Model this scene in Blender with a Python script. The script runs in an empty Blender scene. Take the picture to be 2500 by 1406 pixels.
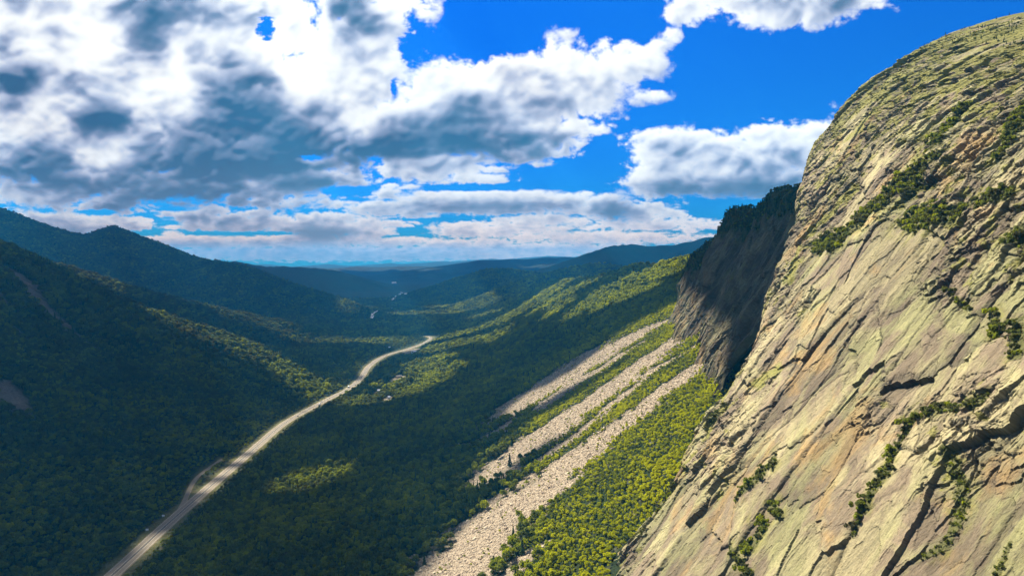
import bpy, math, random
import numpy as np
from math import radians as R, sin, cos, tan, pi
S = bpy.context.scene
COL = S.collection
random.seed(4); RNG = np.random.default_rng(11)

# ------------------------------------------------------------------ camera, light, exposure
CAM_Z, PITCH, F_PIX = 300.0, R(2.215), 1629.0
cam_d = bpy.data.cameras.new('camera'); cam = bpy.data.objects.new('camera', cam_d); COL.objects.link(cam)
cam.location = (0, 0, CAM_Z); cam.rotation_euler = (R(90)-PITCH, 0, 0)
cam_d.sensor_width = 36; cam_d.lens = 36*F_PIX/2500; cam_d.clip_start = 1; cam_d.clip_end = 200000
S.camera = cam
EXPOSURE = 1.8
S.view_settings.view_transform = 'Standard'; S.view_settings.look = 'None'; S.view_settings.gamma = 1; S.view_settings.use_curve_mapping = False
S.view_settings.exposure = EXPOSURE
SUN_AZ, SUN_EL = R(-50), R(45)           # bearing from the valley's axis (+Y), left is negative
SUN = np.array([sin(SUN_AZ)*cos(SUN_EL), cos(SUN_AZ)*cos(SUN_EL), sin(SUN_EL)])
sun_d = bpy.data.lights.new('sun', 'SUN'); sun = bpy.data.objects.new('sun', sun_d); COL.objects.link(sun)
sun_d.energy = 5.0; sun_d.angle = R(.53); sun_d.color = (1, .90, .70)
sun.rotation_euler = (R(90)-SUN_EL, 0, -SUN_AZ+pi)
import mathutils
sun.rotation_euler = mathutils.Vector(SUN).to_track_quat('Z', 'Y').to_euler()
cy = S.cycles
cy.max_bounces = 4; cy.diffuse_bounces = 3; cy.glossy_bounces = 1; cy.transmission_bounces = 2; cy.transparent_max_bounces = 4; cy.volume_bounces = 0
cy.use_denoising = True; cy.caustics_reflective = False; cy.caustics_refractive = False
cy.sample_clamp_indirect = 4; cy.use_adaptive_sampling = True; cy.adaptive_threshold = .02

# ------------------------------------------------------------------ noise
# ---- NOISE-BEGIN
def _h(ix, iy, seed):
    n = (ix.astype(np.int64)*374761393 + iy.astype(np.int64)*668265263 + seed*974634777) & 0xFFFFFFFF
    n = ((n ^ (n >> 13))*1274126177) & 0xFFFFFFFF
    n = ((n ^ (n >> 16))*2246822519) & 0xFFFFFFFF
    return n ^ (n >> 15)
def _r(ix, iy, seed):
    return _h(ix, iy, seed).astype(np.float64)/4294967295.0
def perlin(x, y, seed=0):
    x0 = np.floor(x); y0 = np.floor(y)
    fx = x-x0; fy = y-y0
    ix = x0.astype(np.int64); iy = y0.astype(np.int64)
    u = fx*fx*fx*(fx*(fx*6-15)+10); v = fy*fy*fy*(fy*(fy*6-15)+10)
    def g(dx, dy):
        a = _r(ix+dx, iy+dy, seed)*6.2831853
        return np.cos(a)*(fx-dx)+np.sin(a)*(fy-dy)
    a = g(0, 0); a = a+(g(1, 0)-a)*u
    b = g(0, 1); b = b+(g(1, 1)-b)*u
    return (a+(b-a)*v)*1.5
def fbm(x, y, seed=0, o=5, gain=.5, lac=2.03, mode=0):
    s = 0; a = 1; t = 0; k = 1.0
    for i in range(o):
        n = perlin(x*k+13.7*i, y*k-7.1*i, seed+i*17)
        if mode == 1: n = 1-2*np.abs(n)          # ridged
        if mode == 2: n = 2*np.abs(n)-.55        # billow
        s = s+a*n; t += a; a *= gain; k *= lac
    return s/t
def voronoi(x, y, seed=0, jit=.9):
    """F1, F2, the cell's random number and the offset from the cell's point"""
    ix = np.floor(x).astype(np.int64); iy = np.floor(y).astype(np.int64)
    f1 = np.full(x.shape, 9.); f2 = np.full(x.shape, 9.); rid = np.zeros(x.shape); rx = np.zeros(x.shape); ry = np.zeros(x.shape); rj = np.zeros(x.shape)
    for dx in (-1, 0, 1):
        for dy in (-1, 0, 1):
            cx = ix+dx; cy = iy+dy
            ox = cx+.5+jit*(_r(cx, cy, seed)-.5)-x; oy = cy+.5+jit*(_r(cx, cy, seed+7)-.5)-y
            d = np.sqrt(ox*ox+oy*oy)
            m = d < f1
            f2 = np.where(m, f1, np.minimum(f2, d))
            f1 = np.where(m, d, f1)
            rid = np.where(m, _r(cx, cy, seed+31), rid); rj = np.where(m, _r(cx, cy, seed+57), rj)
            rx = np.where(m, ox, rx); ry = np.where(m, oy, ry)
    return f1, f2, rid, rj, -rx, -ry
def sstep(a, b, x):
    t = np.clip((x-a)/(b-a), 0, 1)
    return t*t*(3-2*t)
# ---- NOISE-END
# ---- CLOUD-BEGIN
F_PIX, CX, HZ = 1629.0, 1250.0, 640.0
def blur(a, n):
    for ax in (0, 1):
        for _ in range(3):
            k = np.pad(a, [(n+1, n) if i == ax else (0, 0) for i in (0, 1)], mode='edge').cumsum(axis=ax)
            a = (np.take(k, range(2*n+1, k.shape[ax]), axis=ax)-np.take(k, range(0, k.shape[ax]-2*n-1), axis=ax))/(2*n+1)
    return a
CLOUD_BLOBS = [  # where cumulus stands in the sky: bearing and height (tangent units x 1629), half sizes, weight
 (330,60,560,330,1.2),(200,330,420,170,1.0),(600,330,380,170,1.1),(860,120,165,190,1.0),(960,20,110,60,.8),(700,400,240,75,.9),(250,200,300,200,.9),(-250,200,330,330,1.2),
 (1210,255,250,115,1.1),(1010,320,270,85,1.1),(1370,215,150,110,1.0),(1520,155,110,62,.85),(1340,150,55,45,.7),(1250,335,190,62,1.0),(1400,310,80,38,.7),(1600,120,45,22,.5),(1640,95,38,20,.5),
 (1890,-5,250,85,1.1),(1720,30,110,55,.9),(2090,0,110,45,.7),(1990,75,24,11,.35),(1590,238,48,20,.55),(1560,255,30,10,.3),(1755,317,10,8,.1),
 (1700,400,240,80,1.1),(1640,355,110,42,.9),(1900,370,170,72,1.0),(1560,440,150,46,.9),(1780,440,220,45,1.0),(2000,330,90,40,.8),(2300,330,260,140,1.0),
 (1060,405,190,36,.9),(1290,375,150,30,.8),(1130,440,150,22,.7),(1010,458,100,10,.5),
 (740,440,180,34,.9),(560,455,110,22,.6),(400,450,260,40,.9),(110,470,160,34,.9),(580,490,42,19,.8),(280,492,62,24,.8),(300,520,40,10,.4),(345,517,20,6,.4),
 (1230,490,330,34,.9),(1000,505,160,24,.8),(1480,500,90,40,.8),(1560,520,120,26,.6),(760,493,120,16,.6),(1220,435,60,12,.5),
 (120,545,230,26,.8),(330,545,40,17,.7),(470,520,70,24,.8),(600,545,190,22,.8),(790,550,110,30,.9),(880,555,80,26,.7),(960,547,70,8,.4),(1100,566,60,10,.5),
 (1200,560,160,18,.6),(1330,540,120,18,.7),(1620,548,170,16,.6),(1500,580,260,14,.5),(1090,598,60,12,.6),(1180,590,40,9,.3),(520,588,40,7,.4),
 (480,590,190,14,.6),(700,588,200,14,.6),(950,590,140,10,.4),(720,600,60,20,.35),(900,618,420,14,.5),(1300,605,220,10,.5),(1330,606,18,6,.2)]
CLOUD_GAPS = [(655,72,26,36,.9),(1010,118,40,50,.7),(965,215,10,22,.5),(760,388,34,9,.8),(1180,125,60,30,.6),(860,465,70,10,.7),(1170,455,110,9,.55),(1440,445,90,30,.9),(450,512,60,8,.6),
 (1480,395,60,42,.9),(1330,432,110,11,.5),(1165,462,130,8,.5),(1270,105,40,22,.5),(1400,395,60,10,.5),(250,520,60,8,.4),(900,490,60,5,.4),(420,540,26,14,.6),(560,570,200,5,.5),(1000,565,60,8,.4),(1210,405,50,6,.4)]
CLOUD_CORES = [(390,30,150,70,1.5),(400,120,90,70,.8),(610,250,130,120,1.6),(520,380,190,80,1.5),(700,360,110,60,1.2),(270,275,75,42,2.2),(45,190,80,34,2.2),(90,390,80,70,1.3),(230,420,190,50,1.1),
 (810,40,80,70,.9),(880,60,60,60,.8),(1000,330,200,55,1.2),(1250,345,160,40,1.1),(900,370,100,40,1.2),(1130,250,140,50,.6),(760,230,60,60,.8),(1720,455,200,28,1.1),(1500,510,55,30,1.4),(780,565,80,16,1.6),(270,500,40,14,1.2),
 (440,470,180,30,1.2),(740,440,120,18,.6),(1200,500,280,16,.8),(560,530,120,12,.7),(120,560,200,14,.6),(-200,150,150,90,1.5),(1900,440,150,40,.5),(600,405,200,40,1.2)]
CLOUD_THIN = [(380,215,110,55,1.3),(470,130,70,90,.9),(720,60,40,120,1.3),(740,160,60,110,1.2),(120,70,170,80,1.1),(230,110,60,60,1.0),(560,95,70,40,.9),(640,120,70,40,1.0),(240,375,80,45,1.0),(30,300,90,50,.7),(150,240,70,40,.7),
 (880,190,100,100,.7),(1000,200,60,60,.8),(1150,160,120,50,.6),(1020,20,60,60,.8),(620,335,50,30,.7),(60,490,120,25,.8),(850,290,60,30,.9),(1000,400,120,25,.7),(640,440,90,25,.8),(130,470,40,20,.6)]
def cloud_picture(ppu=950, a0=-1.02, a1=1.02, b0=-.015, b1=.60):
    W = int((a1-a0)*ppu); H = int((b1-b0)*ppu)
    A, B = np.meshgrid(a0+(np.arange(W)+.5)/ppu, b0+(np.arange(H)+.5)/ppu)
    px = CX+A*F_PIX; py = HZ-B*F_PIX
    # billows get smaller and flatter towards the horizon
    hgt = np.clip(HZ-py, 4, None)
    wts = []; fields = []
    for sc, asp, c in ((210., 1.25, 520.), (105., 1.7, 230.), (52., 2.6, 105.), (30., 4.0, 40.)):
        wts.append(np.exp(-(np.log(hgt/c))**2/.35))
        x = px/sc; y = py/sc*asp
        wx = fbm(x*.9, y*.9, 91, 3); wy = fbm(x*.9+5, y*.9+9, 92, 3)
        x = x+.35*wx; y = y+.35*wy
        f = .62*fbm(x, y, 11, 6, .56)+.55*fbm(x*1.6, y*1.6, 23, 5, .55, mode=2)
        fields.append(f)
    ws = sum(wts); n = sum(w*f for w, f in zip(wts, fields))/ws
    def soft(bl, pw=1.0):
        s = np.full(px.shape, -3.0)
        for cx, cy, rx, ry, w in bl:
            q = ((px-cx)/rx)**2+((py-cy)/ry)**2
            v = w*(1-q*.72)
            s = np.maximum(s, np.clip(v, -3, None)) if pw == 1 else s
        return s
    def gsum(bl):
        s = np.zeros(px.shape)
        for cx, cy, rx, ry, w in bl:
            s += w*np.exp(-(((px-cx)/rx)**2+((py-cy)/ry)**2)*1.2)
        return s
    g = np.random.default_rng(8); small = []
    for i in range(46):
        y_ = 625-g.random()**1.3*165; k_ = (HZ-y_)/100; small.append((g.uniform(-100, 1950), y_, g.uniform(16, 42)*(.5+.6*k_), g.uniform(5, 11)*(.4+.6*k_), g.uniform(.55, .85)))
    base = np.clip(soft(CLOUD_BLOBS+small), -1.2, 1.0)
    cov = base-1.25*gsum(CLOUD_GAPS)*(1+1.6*fields[2])+1.25*n-.10
    fine = (.6*fbm(px/26., py/20., 131, 5, .62)+.75*fbm(px/44., py/34., 137, 5, .58, mode=2))*np.clip(hgt/260, .25, 1)
    cov = cov+.30*fine
    cov = cov+.22*sstep(470, 540, py)*sstep(1900, 1500, px)+.35*sstep(560, 625, py)
    alpha = sstep(.0, .36+.3*sstep(-.2, .5, fields[0]), cov)
    cores = gsum(CLOUD_CORES)
    thin = gsum(CLOUD_THIN)
    nb = blur(n, 4)
    thick = np.clip(cov, 0, 1.6)*(.44+.20*sstep(1300, 700, px)+.44*n+.3*nb)+np.clip(cores-.9*thin+.75*nb*np.clip(cores*1.5, .25, 1)-.12, 0, 3)*np.clip(cov*1.6, 0, 1)*.72
    thick = thick*(1-.42*np.clip(thin, 0, 1)*(1-.9*nb))
    thick = np.clip(thick, 0, None)
    # light from the sun, high on the left, travels down through the cloud
    sx, sy = 120., -1000.
    dx = sx-px; dy = sy-py; L = np.hypot(dx, dy); dx /= L; dy /= L
    k = ppu/F_PIX
    tau = np.zeros(px.shape); wsum = 0
    ii, jj = np.meshgrid(np.arange(W), np.arange(H))
    size = .25+.75*np.clip(hgt/420, 0, 1)
    tb = blur(thick, 2)
    for st, w in ((6, 1.), (14, 1.), (26, .9), (42, .8), (64, .6), (90, .4), (125, .25)):
        jx = np.clip((ii+dx*st*size*k).astype(int), 0, W-1); jy = np.clip((jj-dy*st*size*k).astype(int), 0, H-1)
        tau += w*tb[jy, jx]; wsum += w
    tau = tau/wsum
    # puffs: slope of the thickness seen against the light
    gy, gx = np.gradient(blur(thick, 2)+.5*blur(np.clip(cov, 0, 1), 3)); gy = -gy
    puff = (gx*-dx+gy*-dy)*k*size*26
    glow = np.exp(-(((px-420)/820)**2+((py+60)/420)**2))
    light = np.exp(-1.25*tau-.72*thick*(1-.15*glow))*1.36+.24*np.tanh(puff*1.4)+.16*glow*np.exp(-1.5*thick)+.30*np.clip(thin, 0, 1)*glow
    light = light*(1-.12*sstep(480, 640, py))+.07*fine
    light = np.clip(light+.10*glow*np.exp(-.8*thick), 0, 1.25)
    st = np.array([0, .22, .42, .66, .9, 1.25])
    cols = np.array([[.045, .118, .235], [.125, .205, .345], [.285, .345, .515], [.60, .65, .80], [.95, .96, .98], [1.25, 1.25, 1.25]])
    rgb = np.stack([np.interp(light, st, cols[:, c]) for c in range(3)], -1)
    # far clouds sit behind more air
    air = sstep(330, 650, py)[..., None]*.35
    rgb = rgb*(1-air)+air*np.array([.50, .62, .76])
    hz = sstep(500, 640, py)[..., None]; rgb = rgb*(1+hz*np.array([1.5, .85, .35]))
    edge = np.clip(np.minimum(np.minimum(A-a0, a1-A), b1-B)/.06, 0, 1)
    alpha = alpha*edge
    return np.concatenate([rgb, alpha[..., None]], -1).astype(np.float32), (a0, a1, b0, b1)
# ---- CLOUD-END
# ------------------------------------------------------------------ the sky: Sky Texture with banks of cumulus in front of it
def node(nt, kind, **kw):
    n = nt.nodes.new(kind)
    for k, v in kw.items():
        if k.startswith('i_'): n.inputs[k[2:].replace('_', ' ')].default_value = v
        elif k.startswith('n'): n.inputs[int(k[1:])].default_value = v
        else: setattr(n, k, v)
    return n
def math_(nt, op, a, b=None, c=None, clamp=False):
    n = nt.nodes.new('ShaderNodeMath'); n.operation = op; n.use_clamp = clamp
    for i, v in enumerate((a, b, c)):
        if v is None: continue
        if isinstance(v, (int, float)): n.inputs[i].default_value = v
        else: nt.links.new(v, n.inputs[i])
    return n.outputs[0]
def mixc(nt, fac, a, b, blend='MIX'):
    n = nt.nodes.new('ShaderNodeMix'); n.data_type = 'RGBA'; n.blend_type = blend; n.clamp_factor = True
    for s, v in ((n.inputs[0], fac), (n.inputs[6], a), (n.inputs[7], b)):
        if isinstance(v, (int, float)): s.default_value = v
        elif isinstance(v, tuple): s.default_value = v+(1,) if len(v) == 3 else v
        else: nt.links.new(v, s)
    return n.outputs[2]
def ramp(nt, fac, stops, interp='LINEAR'):
    n = nt.nodes.new('ShaderNodeValToRGB'); n.color_ramp.interpolation = interp
    e = n.color_ramp.elements
    while len(e) < len(stops): e.new(.5)
    for k, (p, c) in zip(e, stops):
        k.position = p; k.color = (c, c, c, 1) if isinstance(c, (int, float)) else tuple(c)+(1,)
    nt.links.new(fac, n.inputs[0]); return n.outputs[0]

SKY_STRENGTH, SKY_BLUE = .075, (.10, .58, .98)
world = bpy.data.worlds.new('World'); S.world = world; world.use_nodes = True
nt = world.node_tree; nt.nodes.clear()
sky = node(nt, 'ShaderNodeTexSky', sky_type='NISHITA', sun_disc=False, sun_elevation=SUN_EL, sun_rotation=SUN_AZ, altitude=600, air_density=1.0, dust_density=.4, ozone_density=2.0)
hs = node(nt, 'ShaderNodeHueSaturation', i_Saturation=1.45, i_Value=1.0, i_Fac=1.0); nt.links.new(sky.outputs[0], hs.inputs['Color'])
tint = mixc(nt, 1.0, hs.outputs[0], SKY_BLUE, 'MULTIPLY')
pic, (a0, a1, b0, b1) = cloud_picture()
hh, ww = pic.shape[:2]
img = bpy.data.images.new('cumulus_sky', ww, hh, alpha=True, float_buffer=True)
img.alpha_mode = 'CHANNEL_PACKED'; img.colorspace_settings.name = 'Linear Rec.709'
img.pixels.foreach_set(pic.ravel()); img.update(); img.pack()
tc = node(nt, 'ShaderNodeTexCoord'); sp = node(nt, 'ShaderNodeSeparateXYZ'); nt.links.new(tc.outputs['Generated'], sp.inputs[0])
ys = math_(nt, 'MAXIMUM', math_(nt, 'ABSOLUTE', sp.outputs[1]), .01)
u = math_(nt, 'DIVIDE', math_(nt, 'SUBTRACT', math_(nt, 'DIVIDE', sp.outputs[0], ys), a0), a1-a0)
v = math_(nt, 'DIVIDE', math_(nt, 'SUBTRACT', math_(nt, 'DIVIDE', sp.outputs[2], ys), b0), b1-b0)
cb = node(nt, 'ShaderNodeCombineXYZ'); nt.links.new(u, cb.inputs[0]); nt.links.new(v, cb.inputs[1])
it = node(nt, 'ShaderNodeTexImage', image=img, extension='CLIP', interpolation='Cubic'); nt.links.new(cb.outputs[0], it.inputs[0])
k = SKY_STRENGTH*2**EXPOSURE
cl = mixc(nt, 1.0, it.outputs[0], (1/k, 1/k, 1/k), 'MULTIPLY')
al = math_(nt, 'MULTIPLY', it.outputs[1], math_(nt, 'GREATER_THAN', math_(nt, 'ABSOLUTE', sp.outputs[1]), .05))
nz = node(nt, 'ShaderNodeTexNoise', i_Scale=2.2, i_Detail=6, i_Roughness=.6); nt.links.new(tc.outputs['Generated'], nz.inputs[0])
high = math_(nt, 'MULTIPLY', ramp(nt, nz.outputs[0], ((.30, 0.), (.48, 1.))), ramp(nt, sp.outputs[2], ((.50, 0.), (.60, .92))))      # more clouds overhead, added out of view to whiten the skylight
cl = mixc(nt, high, cl, (.62/k, .62/k, .64/k)); al = math_(nt, 'MAXIMUM', al, high)
bg = node(nt, 'ShaderNodeBackground', i_Strength=SKY_STRENGTH); low = ramp(nt, sp.outputs[2], ((0., (.50, .50, .52)), (.06, (.22, .36, .46)), (.16, (.16, .36, .50)), (.40, (.20, .52, .68))))
tint = mixc(nt, 1.0, tint, low, 'MULTIPLY')
nt.links.new(mixc(nt, al, tint, cl), bg.inputs[0])
nt.links.new(bg.outputs[0], node(nt, 'ShaderNodeOutputWorld').inputs[0])
world.cycles.sampling_method = 'MANUAL'; world.cycles.sample_map_resolution = 1024

# ------------------------------------------------------------------ helpers
def mesh_np(name, V, F, mats=(), attrs=None, smooth=False, mat_idx=None):
    """a mesh from numpy arrays; F is n x 4 or n x 3"""
    me = bpy.data.meshes.new(name)
    V = np.ascontiguousarray(V, np.float32); F = np.ascontiguousarray(F, np.int32)
    n, kf = F.shape
    me.vertices.add(len(V)); me.vertices.foreach_set('co', V.ravel())
    me.loops.add(n*kf); me.loops.foreach_set('vertex_index', F.ravel())
    me.polygons.add(n); me.polygons.foreach_set('loop_start', np.arange(n, dtype=np.int32)*kf)
    if mat_idx is not None: me.polygons.foreach_set('material_index', np.ascontiguousarray(mat_idx, np.int32))
    me.polygons.foreach_set('use_smooth', np.full(n, smooth))
    for m in mats: me.materials.append(m)
    for k_, a in (attrs or {}).items():
        at = me.attributes.new(k_, 'FLOAT', 'POINT'); at.data.foreach_set('value', np.ascontiguousarray(a, np.float32).ravel())
    me.update(calc_edges=True); me.validate()
    return me
def link(name, me, parent=None, loc=None, **props):
    o = bpy.data.objects.new(name, me); COL.objects.link(o)
    if parent: o.parent = parent
    if loc is not None: o.location = loc
    for k_, v_ in props.items(): o[k_] = v_
    return o
def grid_faces(nr, nc):
    i = np.arange(nr*nc).reshape(nr, nc)
    return np.stack([i[:-1, :-1], i[:-1, 1:], i[1:, 1:], i[1:, :-1]], -1).reshape(-1, 4)
def material(name, rough=.9, spec=.2):
    m = bpy.data.materials.new(name); m.use_nodes = True
    b = m.node_tree.nodes['Principled BSDF']; b.inputs['Roughness'].default_value = rough; b.inputs['Specular IOR Level'].default_value = spec
    return m, m.node_tree, b
def flat_mat(name, c, rough=.8, var=.12, scale=1.0, spec=.3, metal=0):
    m, t, b = material(name, rough, spec); b.inputs['Metallic'].default_value = metal
    n = node(t, 'ShaderNodeTexNoise', i_Scale=scale, i_Detail=5); g = node(t, 'ShaderNodeTexCoord'); t.links.new(g.outputs['Object'], n.inputs[0])
    t.links.new(ramp(t, n.outputs[0], ((.25, tuple(x*(1-var) for x in c)), (.75, tuple(min(1, x*(1+var)) for x in c)))), b.inputs['Base Color'])
    return m
def attr(t, name, kind='GEOMETRY'):
    return node(t, 'ShaderNodeAttribute', attribute_name=name, attribute_type=kind)

# ------------------------------------------------------------------ the lie of the land
def ray(px, py):
    px = np.asarray(px, float); py = np.asarray(py, float)
    u_ = (px-1250)/F_PIX; w_ = -(py-703)/F_PIX
    return np.stack([u_, cos(PITCH)+w_*sin(PITCH), -sin(PITCH)+w_*cos(PITCH)], -1)
def bearing(px, py, depth):
    d = ray(px, py); d = d/d[..., 1:2]
    return np.array([0, 0, CAM_Z])+d*np.asarray(depth)[..., None]
def polydist(X, Y, P):
    """distance to a polyline and the value of its last column at the nearest point"""
    best = np.full(X.shape, 1e9); val = np.zeros(X.shape)
    for a, b in zip(P[:-1], P[1:]):
        ex, ey = b[0]-a[0], b[1]-a[1]
        t = np.clip(((X-a[0])*ex+(Y-a[1])*ey)/(ex*ex+ey*ey+1e-9), 0, 1)
        d = np.hypot(X-a[0]-t*ex, Y-a[1]-t*ey)
        m = d < best; best = np.where(m, d, best); val = np.where(m, a[2]+t*(b[2]-a[2]), val)
    return best, val
def tent(pts, depths, slope):
    p = np.array(pts, float); return bearing(p[:, 0], p[:, 1], np.array(depths, float)), slope
RIDGES = [   # crest lines of the mountains further down the valley, near to far
 (tent([(150,640),(300,690),(400,718),(500,742),(620,768),(760,797)], [2300,2400,2430,2460,2500,2560], .42)),
 (tent([(-500,440),(-200,470),(0,508),(60,531),(130,555),(215,575),(250,570),(275,550),(300,575),(340,596),(420,622),(480,632),(530,637),(565,642),(620,655),(700,688),(800,717),(880,745),(940,785)],
       [4300,4200,4100,4100,4150,4300,4350,4350,4350,4300,4200,4200,4150,4100,4000,3900,3700,3500,3300], .46)),
 (tent([(450,655),(520,648),(555,640),(570,636),(605,643),(650,651),(690,650),(760,653),(820,660),(880,678),(940,700),(985,716)], [7800,7700,7600,7600,7500,7500,7400,7400,7300,7200,7000,6800], .30)),
 (tent([(1480,680),(1400,664),(1330,668),(1280,661),(1240,655),(1190,656),(1150,668),(1090,698),(1040,722),(995,742)], [4700,4900,5000,5200,5300,5300,5250,5150,5050,4900], .34)),
 (tent([(1900,560),(1800,565),(1720,580),(1680,590),(1650,597),(1600,600),(1540,596),(1490,600),(1440,616),(1400,635),(1350,660)], [7000,7000,7000,7000,7000,7000,7000,6900,6800,6700,6600], .38)),
 (tent([(1800,640),(1700,650),(1600,660),(1545,652),(1500,646),(1440,645),(1380,655),(1310,672),(1230,700),(1160,728)], [4300,4300,4300,4300,4300,4300,4200,4150,4050,3950], .40)),
 (tent([(1800,620),(1600,634),(1480,632),(1390,628),(1330,629),(1290,633),(1240,633),(1170,636),(1110,648),(1050,664)], [13000,13000,12800,12600,12500,12500,12300,12200,12000,11700], .16)),
 (tent([(300,648),(500,650),(700,652),(760,653),(820,656),(865,651),(930,652),(1000,650),(1100,652),(1200,658)], [15500]*10, .10)),
 (tent([(-300,640),(300,642),(500,651),(640,645),(720,651),(800,645),(870,650),(950,643),(1010,647),(1080,638),(1130,642),(1200,632),(1260,635),(1340,625),(1420,628),(1500,620),(1800,618)], [22000]*17, .08)),
]
XR = [-370,-330,-250,-150,-50,20,57,120,200,260,400,600,1000,2500]
ZR = [0,1,12,32,62,100,124,163,212,240,300,375,470,600]
def land(X, Y):
    X = np.asarray(X, float); Y = np.asarray(Y, float)
    # the right side of the valley, under the cliffs and beyond
    xc = np.interp(Y, [1000,1250,1450,1700,2000,2500,3500,4500,6000], [900,520,400,365,308,235,110,-100,-300])
    zr = np.interp(np.minimum(X, xc), XR, ZR)-.30*np.maximum(0, X-xc)
    g = fbm(X/260, Y/190, 5, 4); g2 = fbm(X/900, Y/700, 6, 3)
    zr = zr+np.clip(zr/90, 0, 1)*(14*g*sstep(700, 1300, Y)+26*g2*sstep(1300, 2300, Y)+2.5*g)
    # the left side, which ends in a spur
    yc = np.interp(X, [-1300,-1000,-800,-650,-450], [1590,1560,1565,1650,1640])+22*g
    zl = .45*np.maximum(0, -445-X); zl = np.minimum(zl, 45+zl*.86); zl = zl+np.clip(zl/80, 0, 1)*(6*g+4*fbm(X/70, Y/90, 8, 4))
    zl = np.minimum(zl, 560+30*g2)-.55*np.maximum(0, Y-yc)
    zl = np.where(Y < 0, np.maximum(zl, np.minimum(540, .3*np.maximum(0, -445-X))), zl)
    z = np.maximum(np.maximum(zr, zl), -12*sstep(3000, 9000, Y)+0*X)
    for P, sl in RIDGES:
        far = np.hypot(P[0, 0]-P[-1, 0], P[0, 1]-P[-1, 1])
        d = np.full(X.shape, 1e9); zt0 = np.full(X.shape, -1e9)
        for a, b in zip(P[:-1], P[1:]):
            ex, ey = b[0]-a[0], b[1]-a[1]
            tt = np.clip(((X-a[0])*ex+(Y-a[1])*ey)/(ex*ex+ey*ey+1e-9), 0, 1)
            dd = np.hypot(X-a[0]-tt*ex, Y-a[1]-tt*ey); d = np.minimum(d, dd)
            zt0 = np.maximum(zt0, a[2]+tt*(b[2]-a[2])-sl*dd*(1-.18*np.clip(dd*sl/600, 0, 1)))
        dep = P[:, 1].mean(); am = min(dep/4000*13, 50)
        cz = 12 if dep < 5600 else 0; zt0 = zt0-cz; rib = fbm(X/(dep*.055), Y/(dep*.055), int(dep) % 91, 4, mode=1)
        k_ = np.clip(d/(dep*.06), 0, 1)
        zt = zt0+am*1.2*rib*k_-am*.5*k_+am*.10*rib
        q = np.clip((zt-z)/ (20+dep*.004), -1, 1)
        z = np.where(q >= 1, zt, np.where(q <= -1, z, np.maximum(z, zt)+(20+dep*.004)*.12*(1-np.abs(q))**2))
    return z
def ground_at(px, py, far=14000):
    """where the line of sight through a point of the photograph meets the land"""
    d = ray(px, py).reshape(-1, 3); d = d/d[:, 1:2]
    t = 150*np.exp(np.linspace(0, math.log(far/150), 1400))
    P = d[:, None, :]*t[None, :, None]; P[..., 2] += CAM_Z
    below = P[..., 2] < land(P[..., 0], P[..., 1])
    i = np.where(below.any(1), below.argmax(1), len(t)-1)
    return P[np.arange(len(d)), i]

# road, in metres, on the valley's floor
def floor_at(pts):
    p = np.array(pts, float); d = ray(p[:, 0], p[:, 1]); t = CAM_Z/-d[:, 2]
    return np.stack([d[:, 0]*t, d[:, 1]*t], -1)
def smooth_line(P, n=14):
    P = np.asarray(P, float); Q = np.vstack([2*P[0]-P[1], P, 2*P[-1]-P[-2]]); out = []
    for i in range(1, len(Q)-2):
        t = np.linspace(0, 1, n, endpoint=False)[:, None]; a, b, c, d = Q[i-1:i+3]
        out.append(.5*((2*b)+(c-a)*t+(2*a-5*b+4*c-d)*t*t+(3*b-a-3*c+d)*t**3))
    return np.vstack(out+[P[-1:]])
ROAD = floor_at([(290,1390),(440,1252),(620,1096),(700,1030),(800,975),(850,950),(882,922),(902,893),(942,868),(1000,851),(1038,838),(1053,829),(1051,824),(1043,821)])
ROAD = np.vstack([[ROAD[0]+(ROAD[0]-ROAD[1])*2.2], ROAD]); ROAD = smooth_line(ROAD)
SPUR_ROAD = smooth_line(floor_at([(425,1264),(446,1231),(458,1205),(470,1180),(486,1160),(510,1142),(540,1120)]))
LAYBY = smooth_line(floor_at([(655,1070),(640,1078),(618,1087)]))
RIVER = smooth_line(floor_at([(908,786),(925,775),(946,768),(958,755),(969,747),(962,739),(972,731),(985,722),(978,716)]))
def z0(P): return np.hstack([P, np.zeros((len(P), 1))])
ROAD_D = lambda X, Y: polydist(X, Y, z0(ROAD[::4]))[0]
def cut_d(X, Y):
    d = ROAD_D(X, Y)
    d = np.minimum(d, polydist(X, Y, z0(SPUR_ROAD[::3]))[0]+10.5); d = np.minimum(d, polydist(X, Y, z0(LAYBY[::3]))[0]+7)
    return d

# strips of scree under the cliffs: points of the photograph, half widths in metres
SCREE_PX = [([(1655,772),(1560,822),(1470,868),(1400,905),(1330,950),(1270,990)], [9,24,52,70,72,56]),
 ([(1570,838),(1500,880),(1420,930),(1340,980),(1310,1000)], [8,17,26,27,18]),
 ([(1745,762),(1700,800),(1640,842),(1560,900),(1480,960),(1390,1020),(1300,1080),(1230,1130),(1190,1168)], [16,21,26,30,38,46,44,40,26]),
 ([(1752,868),(1690,905),(1620,955),(1560,1005),(1480,1065),(1420,1115),(1360,1155)], [11,14,16,20,25,31,36]),
 ([(1420,1110),(1340,1170),(1270,1225),(1210,1275),(1160,1330),(1120,1380),(1080,1440)], [31,44,54,54,50,45,42]),
 ([(1262,1022),(1210,1060),(1130,1090)], [18,26,14]),
 ([(1330,1335),(1265,1380),(1200,1440)], [7,12,14]),
 ([(1720,900),(1600,985),(1500,1060)], [4,5,4]), ([(1690,850),(1600,905),(1500,985),(1420,1050)], [6,7,9,6]), ([(1480,1012),(1380,1085),(1290,1140),(1215,1165)], [7,10,12,8]), ([(1600,900),(1520,950),(1440,1005)], [5,6,5]), ([(1250,1110),(1190,1150),(1120,1190)], [8,12,6])]
SCREE = []
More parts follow.
